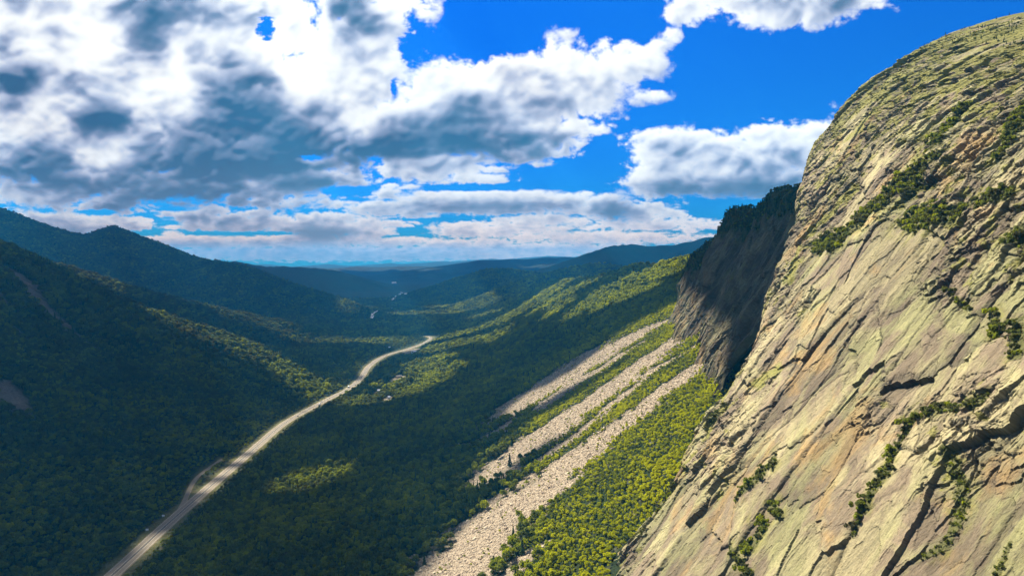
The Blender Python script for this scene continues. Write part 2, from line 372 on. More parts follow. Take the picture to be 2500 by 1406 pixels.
for pts, w in SCREE_PX:
    p = ground_at(*np.array(pts, float).T); SCREE.append(np.column_stack([p[:, :2], w]))
def scree_mask(X, Y):
    m = np.full(X.shape, -9.)
    for P in SCREE:
        d, w = polydist(X, Y, P); m = np.maximum(m, (w-d)/(.5*w+3))
    n = fbm(X/34, Y/17, 41, 5); n2 = fbm(X/7, Y/7, 42, 3)
    return sstep(-.3, .35, m+1.5*n+.9*n2-.12)
SLAB_PX = [([(15,655),(60,690),(85,725),(130,770),(180,815),(235,850)], [14,20,17,12,9,6]), ([(80,690),(100,705)], [10,8]), ([(0,720),(20,760)], [8,5]), ([(10,940),(40,990),(60,1010)], [16,22,14]), ([(35,800),(55,825)], [6,4])]
SLABS = [np.column_stack([ground_at(*np.array(p, float).T)[:, :2], w]) for p, w in SLAB_PX]
def slab_mask(X, Y):
    m = np.full(X.shape, -9.)
    for P in SLABS:
        d, w = polydist(X, Y, P); m = np.maximum(m, (w-d)/(w+4))
    return sstep(-.1, .3, m+.9*fbm(X/16, Y/16, 44, 4))
YARD = ground_at([972, 1005, 925, 949], [925, 858, 957, 974])[:, :2]; YARD_R = (21, 34, 12, 12)
def yard_mask(X, Y):
    m = np.zeros(X.shape)
    for (a, b), r in zip(YARD, YARD_R): m = np.maximum(m, 1-((X-a)**2/r**2+(Y-b)**2/(r*2.2)**2))
    return sstep(0, .35, m+.3*fbm(X/15, Y/15, 45, 3))

# ------------------------------------------------------------------ ground: one sheet to the horizon
rr = [25.]
while rr[-1] < 27000: rr.append(rr[-1]*(1.0055 if 300 < rr[-1] < 5000 else 1.008 if rr[-1] < 26000 else 1.05))
rr = np.array(rr)
th = np.concatenate([np.arange(-180, -52, 4), np.arange(-52, 52, .13), np.arange(52, 181, 4)])
TH, RR = np.meshgrid(np.radians(th), rr)
GX, GY = RR*np.sin(TH), RR*np.cos(TH)
GZ = land(GX, GY)
GZ = GZ-.02*sstep(30, 18, ROAD_D(GX, GY))
V = np.stack([GX, GY, GZ], -1).reshape(-1, 3)
Fg = grid_faces(*GX.shape)[:, ::-1]
near = (RR < 1500) & (GX > -200); sc = np.zeros(GX.shape); sc[near] = scree_mask(GX[near], GY[near])
lm = (RR < 2200) & (GX < -300); sl_ = np.zeros(GX.shape); sl_[lm] = slab_mask(GX[lm], GY[lm])
yd = np.zeros(GX.shape); fl = (RR < 3500) & (np.abs(GX) < 900); yd[fl] = yard_mask(GX[fl], GY[fl])
vg = np.zeros(GX.shape); vg[fl] = sstep(21, 13, cut_d(GX[fl], GY[fl])+4*fbm(GX[fl]/20, GY[fl]/20, 3, 3))
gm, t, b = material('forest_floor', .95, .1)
pos = node(t, 'ShaderNodeNewGeometry').outputs['Position']
def noise_of(t, vec, scale, detail=6, rough=.55, dist=0):
    n = node(t, 'ShaderNodeTexNoise', i_Scale=scale, i_Detail=detail, i_Roughness=rough, i_Distortion=dist); t.links.new(vec, n.inputs[0]); return n.outputs[0]
n1 = noise_of(t, pos, .045, 8, .7); n2 = noise_of(t, pos, .0016, 5); n3 = noise_of(t, pos, .35, 6, .7)
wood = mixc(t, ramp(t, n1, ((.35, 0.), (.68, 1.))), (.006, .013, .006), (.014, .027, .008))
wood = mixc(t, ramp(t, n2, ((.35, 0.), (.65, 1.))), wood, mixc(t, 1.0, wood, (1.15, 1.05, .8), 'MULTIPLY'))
stone = mixc(t, ramp(t, n3, ((.3, 0.), (.7, 1.))), (.17, .135, .10), (.29, .24, .18))
slabc = mixc(t, ramp(t, n3, ((.3, 0.), (.7, 1.))), (.04, .037, .038), (.115, .10, .096))
grass = mixc(t, ramp(t, n3, ((.3, 0.), (.7, 1.))), (.045, .055, .018), (.10, .09, .036))
gravel = mixc(t, ramp(t, n3, ((.3, 0.), (.7, 1.))), (.10, .088, .06), (.19, .165, .125))
c = mixc(t, attr(t, 'scree').outputs['Fac'], wood, stone)
c = mixc(t, attr(t, 'slab').outputs['Fac'], c, slabc)
c = mixc(t, attr(t, 'verge').outputs['Fac'], c, grass)
c = mixc(t, attr(t, 'yard').outputs['Fac'], c, gravel)
t.links.new(c, b.inputs['Base Color'])
bp = node(t, 'ShaderNodeBump', i_Strength=1.0, i_Distance=9.0); t.links.new(noise_of(t, pos, .075, 7, .62), bp.inputs['Height']); t.links.new(bp.outputs[0], b.inputs['Normal'])
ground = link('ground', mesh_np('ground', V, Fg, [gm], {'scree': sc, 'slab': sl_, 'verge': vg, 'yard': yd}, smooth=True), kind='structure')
# ------------------------------------------------------------------ the cliffs: two rock faces on inclined planes, weathered in slabs
class Face:
    def __init__(f, O, a, n, u, edge_px, top_px, wa, wt, capa, capt):
        f.O, f.a, f.n, f.u = (np.array(q, float) for q in (O, a, n, u)); f.wa, f.wt, f.capa, f.capt = wa, wt, capa, capt
        e = np.array([f.rim(p, wa, 0) for p in edge_px]); tp = np.array([f.rim(p, wt, 1) for p in top_px])
        e = e[np.argsort(e[:, 1])]; tp = tp[np.argsort(tp[:, 0])]
        f.e, f.tp = e, tp
        f.qa = np.array([abs(f.rim(p, wa, 0)[2]) for p in edge_px]).mean()/(2*wa); f.qt = np.array([abs(f.rim(p, wt, 1)[2]) for p in top_px]).mean()/(2*wt)
    def plane(f, px, py, off=0):
        d = ray(px, py); o = np.array([0, 0, CAM_Z])-f.O-f.n*off
        k = -(o@f.n)/(d@f.n); P = o+d*k[..., None] if np.ndim(k) else o+d*k
        return P@f.a, P@f.u, d
    def rim(f, p, w, top):
        s, t, d = f.plane(p[0], p[1]); dn, du, da = d@f.n, d@f.u, d@f.a
        sl = dn/(du if top else da); D = .5*abs(sl)*w; k = D/abs(dn)
        return s+k*da, t+k*du, sl
    def base(f, s, t):
        def bend(x, q, cap):
            x = np.maximum(x, 0); xm = cap/(2*q)
            return np.where(x < xm, q*x*x, q*xm*xm+cap*(x-xm))
        se = np.interp(t, f.e[:, 1], f.e[:, 0]); tc = np.interp(s, f.tp[:, 0], f.tp[:, 1])
        return -bend(s-se+f.wa, f.qa, f.capa)-bend(t-tc+f.wt, f.qt, f.capt), s-se, t-tc
    def at(f, px, py):
        px = np.asarray(px, float); off = np.zeros(px.shape); s = t = None
        d = ray(px, py)
        for _ in range(7):
            o = np.array([0, 0, CAM_Z])-f.O; k = (off-o@f.n)/(d@f.n); P = o+d*k[..., None]
            s, t = P@f.a, P@f.u; off = .5*off+.5*f.base(s, t)[0]
        return s, t
    def pos(f, s, t, d):
        return f.O+s[..., None]*f.a+t[..., None]*f.u+d[..., None]*f.n
F1 = Face((57, 0, 124), (0, 1, 0), (-.8192, 0, .5736), (.5736, 0, .8192),
          [(1425,1480),(1470,1403),(1566,1293),(1645,1183),(1690,1098),(1725,1023),(1772,963),(1815,893),(1857,803),(1882,718),(1902,650),(1933,550),(1953,450),(1986,360)],
          [(2025,307),(2070,233),(2150,124),(2250,95),(2400,97),(2500,106),(2700,115)], 16, 105, 1.7, 1.40)
al_ = math.atan2(.1, 1); nh = np.array([-cos(al_), sin(al_), 0]); sl65 = R(64)
F2 = Face((192, 590, 205), (sin(al_), cos(al_), 0), nh*sin(sl65)+np.array([0, 0, cos(sl65)]), -nh*cos(sl65)+np.array([0, 0, sin(sl65)]),
          [(1655,790),(1675,745),(1674,690),(1698,622)], [(1940,478),(1890,507),(1850,522),(1800,575),(1760,606),(1735,640),(1705,680)], 14, 14, 2.2, 2.0)

def strokes(f, S_, T_, items):
    """soft mask of brush strokes laid on a face: (points of the photograph, half widths in metres)"""
    m = np.full(S_.shape, -9.)
    for pts, w in items:
        p = np.array(pts, float); s, t = f.at(p[:, 0], p[:, 1]); ww_ = np.full(len(p), w, float) if np.isscalar(w) else np.array(w, float)
        P = np.column_stack([s, t, ww_]); lo, hi = P[:, :2].min(0)-60, P[:, :2].max(0)+60
        q = (S_ > lo[0]) & (S_ < hi[0]) & (T_ > lo[1]) & (T_ < hi[1])
        d, w_ = polydist(S_[q], T_[q], P); m[q] = np.maximum(m[q], 1-d/w_)
    return m
SHRUB_BANDS = [([(1995,595),(2045,585),(2100,540),(2150,500)], [8,10,9,9]), ([(2150,500),(2200,460),(2260,420),(2290,390)], [9,13,11,7]), ([(2215,530),(2260,525),(2310,520),(2350,500)], [7,10,9,6]),
 ([(2290,370),(2330,300),(2350,270)], [5,4,3]), ([(2395,500),(2440,480)], [5,6]), ([(2470,590),(2500,570)], [5,7]), ([(2230,1010),(2195,1090),(2165,1150),(2110,1250),(2085,1310)], [1.3,2.2,2.6,2.2,1.5]),
 ([(2240,1020),(2290,1000),(2390,1003),(2440,980)], [1.5,2.2,2.5,2]), ([(2315,1100),(2345,1180),(2335,1250),(2300,1320),(2250,1355)], [2,2.8,2.8,2,1.6]), ([(1895,1130),(1860,1180),(1810,1225)], [4,4.5,3]),
 ([(1855,1290),(1830,1345)], [5,3.5]), ([(1890,1235),(1900,1255)], [3,3]), ([(1790,1345),(1830,1400)], [2,2]), ([(2420,760),(2440,820)], [2,2.5]), ([(2320,720),(2370,760)], [1,1]), ([(1760,1000),(1745,1030)], [3,3]),
 ([(2490,780),(2500,880)], [2,3]), ([(2440,380),(2490,300),(2500,250)], [4,6,5]), ([(1640,1180),(1600,1240)], [3,3]), ([(2460,1320),(2430,1400)], [1,1])]
MOSS_BANDS = [([(1980,560),(2040,500),(2110,430)], [6,9,6]), ([(2090,280),(2150,235),(2190,205)], [8,12,8]), ([(2080,330),(2130,280)], [7,9]), ([(2200,140),(2260,115),(2360,85),(2500,75)], [16,18,18,16]), ([(2290,190),(2370,150),(2500,120)], [8,12,10]),
 ([(1900,905),(1860,930)], [6,7]), ([(1790,930),(1760,1010),(1730,1060)], [4,4,4]), ([(2330,210),(2420,190)], [6,6]), ([(2050,400),(2010,450)], [4,5]), ([(2240,250),(2190,300)], [5,5]), ([(1950,600),(1930,690)], [3,3]), ([(1700,1110),(1670,1150)], [3,3])]

def plates(Sx, Tx, ds, dt, amp, seed, ws, wt_, slope=.75, tilt=.45, groove=.45):
    sh = -.13
    f1, f2, rid, rj, ox, oy = voronoi((Sx+ws+sh*Tx)/ds, (Tx+wt_)/dt, seed, .95)
    e = f2-f1
    h = amp*(rid-.5)-oy*amp*slope*(.4+rj)+ox*amp*tilt*(2*rj-1)
    crack = np.exp(-(e/(.03+.05*rj))**2)*(rj > .42)
    return h-groove*amp*crack, rid, crack
def rock_face(f, s_ax, t_ax, second=False):
    T_, S_ = np.meshgrid(t_ax, s_ax, indexing='ij')
    d0, past_e, past_t = f.base(S_, T_)
    wS = 5*fbm(S_/32, T_/46, 301, 4)+7*fbm(S_/75, T_/85, 306, 3); wT = 12*fbm(S_/32+7, T_/40, 302, 4)
    w2 = 1.1*fbm(S_/5, T_/8, 303, 4); w3 = 2.6*fbm(S_/5, T_/8, 304, 4)
    w4 = .45*fbm(S_/1.7, T_/2.6, 305, 3)
    big = 4.2*fbm(S_/90, T_/150, 310, 4)+.9*fbm(S_/20, T_/120, 311, 4)+.55*fbm((S_+.1*T_)/6, T_/70, 312, 4)
    rough = sstep(-.22, .26, fbm(S_/46, T_/64, 320, 4)+.42*sstep(150, 300, T_)+.25*sstep(40, -20, past_e)*sstep(-60, -20, past_e)-.16-.22*sstep(170, 90, T_)*sstep(340, 280, S_))      # broken rock against clean slabs
    h1, r1, k1 = plates(S_, T_, 27, 84, 2.3, 401, wS+w4, wT+w3)
    h2, r2, k2 = plates(S_, T_, 10, 33, 2.0, 402, wS*.8+w2+w4, wT*.8+w3)
    h3, r3, k3 = plates(S_, T_, 3.9, 11.5, 1.15, 403, wS*.5+w2+w4, wT*.5+w3)
    h4, r4, k4 = plates(S_, T_, 1.55, 4.0, .52, 404, w2*1.3+w4, w3*1.1)
    h6, r6, k6 = plates(S_, T_, 6.5, 7.5, 1.5, 405, w2*1.6+w4, w3)                    # blocky steps
    blocky = sstep(.05, .35, fbm(S_/30, T_/36, 321, 4)+.18*rough)
    h5 = .14*fbm(S_/.9, T_/1.7, 330, 3)+.09*fbm(S_/.6, T_/14, 331, 3)
    d = big+h1+h2*(.40+.70*rough)+h3*(.18+.95*rough)+h4*(.17+.9*rough)+h5+h6*blocky*rough
    if second:
        d = d*.9+12*fbm((S_+.1*T_)/62, T_/300, 350, 3, mode=1)+7*fbm((S_+w2)/19, T_/190, 351, 4, mode=1)+2.5*fbm((S_+w2)/6, T_/90, 353, 3, mode=1)
        d -= 16*np.exp(-((S_-138-.25*T_)/16)**2)
        d += 10*np.exp(-((S_-205-.2*T_)/14)**2)
    veg = strokes(f, S_, T_, SHRUB_BANDS if not second else []); moss = strokes(f, S_, T_, MOSS_BANDS if not second else [])
    nv = fbm(S_/9, T_/11, 340, 5); nv2 = fbm(S_/3, T_/4, 341, 4)
    vegm = sstep(-.05, .35, veg+1.05*nv+.5*nv2-.08); mossm = sstep(-.15, .5, moss+.9*nv+.4*nv2)
    speck = sstep(.30, .48, nv+.25*nv2+.25*rough-.12+.35*sstep(250, 380, T_))*rough
    ledge = sstep(.10, .55, speck)*.8
    if second:
        vegm = sstep(-5, 5, past_t+42+34*fbm(S_/26, T_/30, 352, 4)+.05*(S_-140)); mossm = sstep(.2, .5, nv+.3*nv2)*.4
    edge = sstep(40, 5, np.abs(past_e))*0+1
    d = d*(1-.5*sstep(-40, 60, past_t)) if not second else d
    if second: d = d*(1-.75*sstep(-10, 20, past_t))
    d = np.where(vegm > .5, d+.2, d)
    P = f.pos(S_, T_, d0+d*edge)
    cr = np.clip(.9*k1+.85*k2*(.5+.5*rough)+.75*k3*(.35+.65*rough)+.5*k4*(.15+.85*rough)+.6*k6*blocky*rough, 0, 1)*sstep(-.25, .2, nv2+.1)
    at = {'s': S_, 't': T_, 'veg': vegm, 'moss': np.clip(mossm+ledge+.9*sstep(-1.6, .3, veg)*sstep(-.15, .35, nv+.4*nv2)+(0 if second else .8*sstep(-95, -25, past_t)*sstep(-.05, .35, nv+.3*nv2)), 0, 1), 'crack': cr, 'plate': .45*r1+.3*r2+.25*r3, 'rough': rough}
    return P, at
def stretch(t, ks, kt, sh=-.13):
    a_ = attr(t, 's').outputs['Fac']; b_ = attr(t, 't').outputs['Fac']
    cb_ = node(t, 'ShaderNodeCombineXYZ')
    t.links.new(math_(t, 'MULTIPLY', math_(t, 'MULTIPLY_ADD', b_, sh, a_), ks), cb_.inputs[0]); t.links.new(math_(t, 'MULTIPLY', b_, kt), cb_.inputs[1])
    return cb_.outputs[0]
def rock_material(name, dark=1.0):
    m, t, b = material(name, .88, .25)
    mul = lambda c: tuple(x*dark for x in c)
    nA = noise_of(t, stretch(t, .014, .012), 1, 5, .6, .6); nB = noise_of(t, stretch(t, .22, .012, .30), 1, 6, .65, .2); nC = noise_of(t, stretch(t, .05, .03), 1, 6, .62, .8); nD = noise_of(t, stretch(t, .9, .6), 1, 7, .7)
    c = mixc(t, ramp(t, nA, ((.42, 0.), (.58, 1.))), mul((.208, .180, .104)), mul((.180, .174, .082)))      # cream granite, lichen
    c = mixc(t, ramp(t, nC, ((.45, 0.), (.58, 1.))), c, mul((.124, .096, .066)))                               # bare mauve rock
    c = mixc(t, ramp(t, nB, ((.50, 0.), (.72, .75))), c, mul((.100, .087, .056)))                              # water streaks
    c = mixc(t, ramp(t, nB, ((.22, .55), (.42, 0.))), c, mul((.27, .242, .155)))
    nE = noise_of(t, stretch(t, .028, .02), 1, 4, .6, 1.0)
    c = mixc(t, ramp(t, nE, ((.56, 0.), (.68, .85))), c, mul((.225, .150, .064)))                                 # iron stain
    c = mixc(t, 1.0, c, ramp(t, attr(t, 'plate').outputs['Fac'], ((.2, .55), (.8, 1.22))), 'MULTIPLY')
    c = mixc(t, 1.0, c, ramp(t, nD, ((.28, .70), (.72, 1.20))), 'MULTIPLY')
    c = mixc(t, math_(t, 'MULTIPLY', attr(t, 'crack').outputs['Fac'], .85), c, mul((.045, .040, .030)))
    mc = mixc(t, ramp(t, nD, ((.3, 0.), (.7, 1.))), (.075, .085, .016), (.17, .155, .030))
    c = mixc(t, math_(t, 'MULTIPLY', attr(t, 'moss').outputs['Fac'], .85), c, mc)
    c = mixc(t, attr(t, 'veg').outputs['Fac'], c, mixc(t, nD, (.035, .040, .014), (.085, .082, .024)))
    t.links.new(c, b.inputs['Base Color'])
    bp_ = node(t, 'ShaderNodeBump', i_Strength=.8, i_Distance=.5); t.links.new(noise_of(t, stretch(t, 1.5, .9), 1, 8, .7), bp_.inputs['Height']); t.links.new(bp_.outputs[0], b.inputs['Normal'])
    return m
sa = [60.]
while sa[-1] < 690: sa.append(sa[-1]+max(.2, .24*(sa[-1]/165)**1.25))
sa = np.array(sa); ta = np.concatenate([np.arange(-95, 470, .42), np.arange(470, 760, 3.)])
P1, A1 = rock_face(F1, sa, ta)
rock = rock_material('granite'); rock2 = rock_material('shadowed_granite', .58)  # far cliff's shade is put into a darker copy of the granite
cliff = link('cliff', mesh_np('cliff', P1.reshape(-1, 3), grid_faces(*P1.shape[:2])[:, ::-1], [rock], {k_: v_.ravel() for k_, v_ in A1.items()}), kind='structure')
P2, A2 = rock_face(F2, np.arange(-60, 460, .75), np.concatenate([np.arange(-40, 240, .75), np.arange(240, 420, 3.)]), True)
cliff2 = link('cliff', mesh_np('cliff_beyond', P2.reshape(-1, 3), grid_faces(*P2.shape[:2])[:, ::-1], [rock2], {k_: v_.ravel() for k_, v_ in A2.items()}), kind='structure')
# ------------------------------------------------------------------ trees: tapered trunk with limbs, a crown of many leaf sprays
def leaf_mat(name, stops, transl=.5):
    m = bpy.data.materials.new(name); m.use_nodes = True; t = m.node_tree; t.nodes.clear()
    out = node(t, 'ShaderNodeOutputMaterial'); d = node(t, 'ShaderNodeBsdfDiffuse'); tr = node(t, 'ShaderNodeBsdfTranslucent'); mx = node(t, 'ShaderNodeMixShader', n0=transl)
    f = math_(t, 'ADD', attr(t, 'tint', 'INSTANCER').outputs['Fac'], math_(t, 'MULTIPLY', math_(t, 'SUBTRACT', node(t, 'ShaderNodeObjectInfo').outputs['Random'], .5), .42))
    oc = node(t, 'ShaderNodeTexCoord').outputs['Object']
    f = math_(t, 'ADD', f, math_(t, 'MULTIPLY', math_(t, 'SUBTRACT', noise_of(t, oc, .55, 3), .5), .5), clamp=True)
    c = ramp(t, f, stops)
    t.links.new(c, d.inputs[0]); t.links.new(mixc(t, 1.0, c, (1.25, 1.15, .6), 'MULTIPLY'), tr.inputs[0])
    t.links.new(d.outputs[0], mx.inputs[1]); t.links.new(tr.outputs[0], mx.inputs[2]); t.links.new(mx.outputs[0], out.inputs[0])
    return m
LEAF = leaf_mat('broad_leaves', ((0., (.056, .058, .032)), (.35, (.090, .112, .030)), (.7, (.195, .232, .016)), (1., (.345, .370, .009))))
NEEDLE = leaf_mat('needles', ((0., (.022, .040, .022)), (1., (.075, .105, .028))), .15)
BARK = flat_mat('bark', (.09, .075, .06), .95, .3, 3)
def tube(P, r, n=6):
    """a tapered tube along points"""
    P = np.asarray(P, float); V = []; 
    for i, p in enumerate(P):
        a = P[min(i+1, len(P)-1)]-P[max(i-1, 0)]; a /= np.linalg.norm(a)+1e-9
        x = np.cross(a, [.31, .95, .02]); x /= np.linalg.norm(x); y = np.cross(a, x)
        th_ = np.arange(n)*2*pi/n
        V.append(p+r[i]*(np.cos(th_)[:, None]*x+np.sin(th_)[:, None]*y))
    F = [[i*n+j, i*n+(j+1) % n, (i+1)*n+(j+1) % n, (i+1)*n+j] for i in range(len(P)-1) for j in range(n)]
    return np.vstack(V), np.array(F)
def join(parts):
    V, F, o = [], [], 0
    for v, f in parts: V.append(v); F.append(f+o); o += len(v)
    return np.vstack(V), np.vstack(F)
def sprays(C, N, size, g):
    """quads at points C, roughly facing N, slightly folded"""
    n = len(C); N = N+g.normal(0, .55, (n, 3)); N /= np.linalg.norm(N, axis=1)[:, None]
    x = np.cross(N, g.normal(0, 1, (n, 3))); x /= np.linalg.norm(x, axis=1)[:, None]; y = np.cross(N, x)
    sx = size*(.65+.7*g.random(n))[:, None]; sy = sx*(.55+.35*g.random(n))[:, None]
    q = np.stack([C-x*sx, C-y*sy-N*sx*.2, C+x*sx, C+y*sy+N*sx*.15], 1)
    return q.reshape(-1, 3), np.arange(4*n).reshape(n, 4)
def broadleaf(seed, nleaf=420, H_=10.5, crown=3.7, leaf=.62, stem=True):
    g = np.random.default_rng(seed); top = np.array([g.normal(0, .5), g.normal(0, .5), H_])
    zc = H_-crown*.95; lobes = [(np.array([0, 0, zc]), crown*.72)]
    for i in range(9):
        a = i*2.4+g.random(); e = g.uniform(-.45, 1.1); rr_ = crown*g.uniform(.55, .75)
        lobes.append((np.array([cos(a)*cos(e)*rr_, sin(a)*cos(e)*rr_, zc+sin(e)*rr_*.9]), crown*g.uniform(.34, .52)))
    C, N = [], []
    w = np.array([r**2 for _, r in lobes]); w /= w.sum()
    for (c, r), k in zip(lobes, g.multinomial(nleaf, w)):
        v = g.normal(0, 1, (k, 3)); v /= np.linalg.norm(v, axis=1)[:, None]; v[:, 2] = np.where(v[:, 2] < -.55, -v[:, 2], v[:, 2])
        C.append(c+v*r*(g.random((k, 1))**.35)); N.append(v)
    crown_m = sprays(np.vstack(C), np.vstack(N), leaf, g)
    tr = [tube([(0, 0, -1.2), (0, 0, 0), top*.3, top*.62, top*.88], [.24, .2, .15, .09, .03])]
    for i in range(4):
        a = i*1.7+g.random(); b_ = top*(.32+.1*i); tr.append(tube([b_, b_+np.array([cos(a)*1.3, sin(a)*1.3, .9]), b_+np.array([cos(a)*2.3, sin(a)*2.3, 2.2])], [.09, .06, .02], 4))
    return join(tr), crown_m
def conifer(seed, H_=12.5, r0=2.1, n=330):
    g = np.random.default_rng(seed); z = H_*(1-(g.random(n)**.6)*.9); fr = (H_-z)/(H_*.9)
    tier = .75+.35*np.abs(np.sin(z*2.6+seed)); a = g.random(n)*2*pi; rad = r0*fr*tier*(g.random(n)**.4)
    C = np.stack([np.cos(a)*rad, np.sin(a)*rad, z-rad*.25], 1); N = np.stack([np.cos(a)*.8, np.sin(a)*.8, np.full(n, .5)], 1)
    cr = sprays(C, N, .55, g); cr[0][:, 2] -= .0
    return tube([(0, 0, -1.2), (0, 0, 0), (0, 0, H_*.55), (0, 0, H_*.98)], [.22, .18, .1, .015]), cr
def bush(seed, r=1.0):
    g = np.random.default_rng(seed); C, N = [], []
    for i in range(6):
        c = np.array([g.normal(0, .5), g.normal(0, .5), .35+g.random()*.55])*r; k = 34
        v = g.normal(0, 1, (k, 3)); v /= np.linalg.norm(v, axis=1)[:, None]; C.append(c+v*r*.5*(g.random((k, 1))**.4)); N.append(v)
    st = [tube([(0, 0, -.5*r), (c_*.3*r, d_*.3*r, .3*r), (c_*.55*r, d_*.55*r, .9*r)], [.06*r, .05*r, .02*r], 4) for c_, d_ in ((1, .2), (-.7, .7), (.1, -1))]
    return join(st), sprays(np.vstack(C), np.vstack(N), .26*r, g)
KINDS = [broadleaf(s_, H_=h_, crown=c_) for s_, h_, c_ in ((1, 10.5, 3.7), (2, 9.3, 3.9), (3, 11.6, 3.5), (4, 8.6, 3.3), (5, 10.0, 4.2))]+[conifer(6), conifer(7, 10.5, 1.8)]
def both(k, leaf):
    (tv, tf), (cv, cf) = k
    V_, F_ = join([(tv, tf), (cv, cf)])
    me = mesh_np('tree', V_, F_, [BARK, leaf], mat_idx=np.r_[np.zeros(len(tf)), np.ones(len(cf))]); return bpy.data.objects.new('tree_kind', me)
PROTO = [both(k, LEAF if i < 5 else NEEDLE) for i, k in enumerate(KINDS)]
TRUNKS = [mesh_np('trunk', *k[0], [BARK]) for k in KINDS]; CROWNS = [mesh_np('crown', *k[1], [LEAF if i < 5 else NEEDLE]) for i, k in enumerate(KINDS)]

def scatter(name, P, scl, rot, var, tint, protos, tilt=None, **props):
    me = bpy.data.meshes.new(name); me.vertices.add(len(P)); me.vertices.foreach_set('co', np.ascontiguousarray(P, np.float32).ravel())
    for k_, a in (('scl', scl), ('rot', rot), ('tint', tint), ('lean', tilt if tilt is not None else np.zeros(len(P)))):
        me.attributes.new(k_, 'FLOAT', 'POINT').data.foreach_set('value', np.ascontiguousarray(a, np.float32))
    me.attributes.new('var', 'INT', 'POINT').data.foreach_set('value', np.ascontiguousarray(var, np.int32))
    ng = bpy.data.node_groups.new(name, 'GeometryNodeTree')
    ng.interface.new_socket('Geometry', in_out='INPUT', socket_type='NodeSocketGeometry'); ng.interface.new_socket('Geometry', in_out='OUTPUT', socket_type='NodeSocketGeometry')
    gi = ng.nodes.new('NodeGroupInput'); go = ng.nodes.new('NodeGroupOutput'); jn = ng.nodes.new('GeometryNodeJoinGeometry'); L = ng.links
    def named(k_, ty='FLOAT'):
        n = ng.nodes.new('GeometryNodeInputNamedAttribute'); n.data_type = ty; n.inputs[0].default_value = k_; return n.outputs[0]
    xyz = ng.nodes.new('ShaderNodeCombineXYZ'); L.new(named('lean'), xyz.inputs[0]); L.new(named('rot'), xyz.inputs[2])
    sx = ng.nodes.new('ShaderNodeCombineXYZ'); s_ = named('scl'); [L.new(s_, sx.inputs[i]) for i in range(3)]
    for i, p in enumerate(protos):
        oi = ng.nodes.new('GeometryNodeObjectInfo'); oi.inputs['Object'].default_value = p; oi.inputs['As Instance'].default_value = True
        cp = ng.nodes.new('FunctionNodeCompare'); cp.data_type = 'INT'; cp.operation = 'EQUAL'; L.new(named('var', 'INT'), cp.inputs[2]); cp.inputs[3].default_value = i
        ip = ng.nodes.new('GeometryNodeInstanceOnPoints'); L.new(gi.outputs[0], ip.inputs['Points']); L.new(cp.outputs[0], ip.inputs['Selection']); L.new(oi.outputs['Geometry'], ip.inputs['Instance'])
        L.new(xyz.outputs[0], ip.inputs['Rotation']); L.new(sx.outputs[0], ip.inputs['Scale']); L.new(ip.outputs[0], jn.inputs[0])
    L.new(jn.outputs[0], go.inputs[0])
    o = link(name, me, **props); md = o.modifiers.new('scatter', 'NODES'); md.node_group = ng
    return o

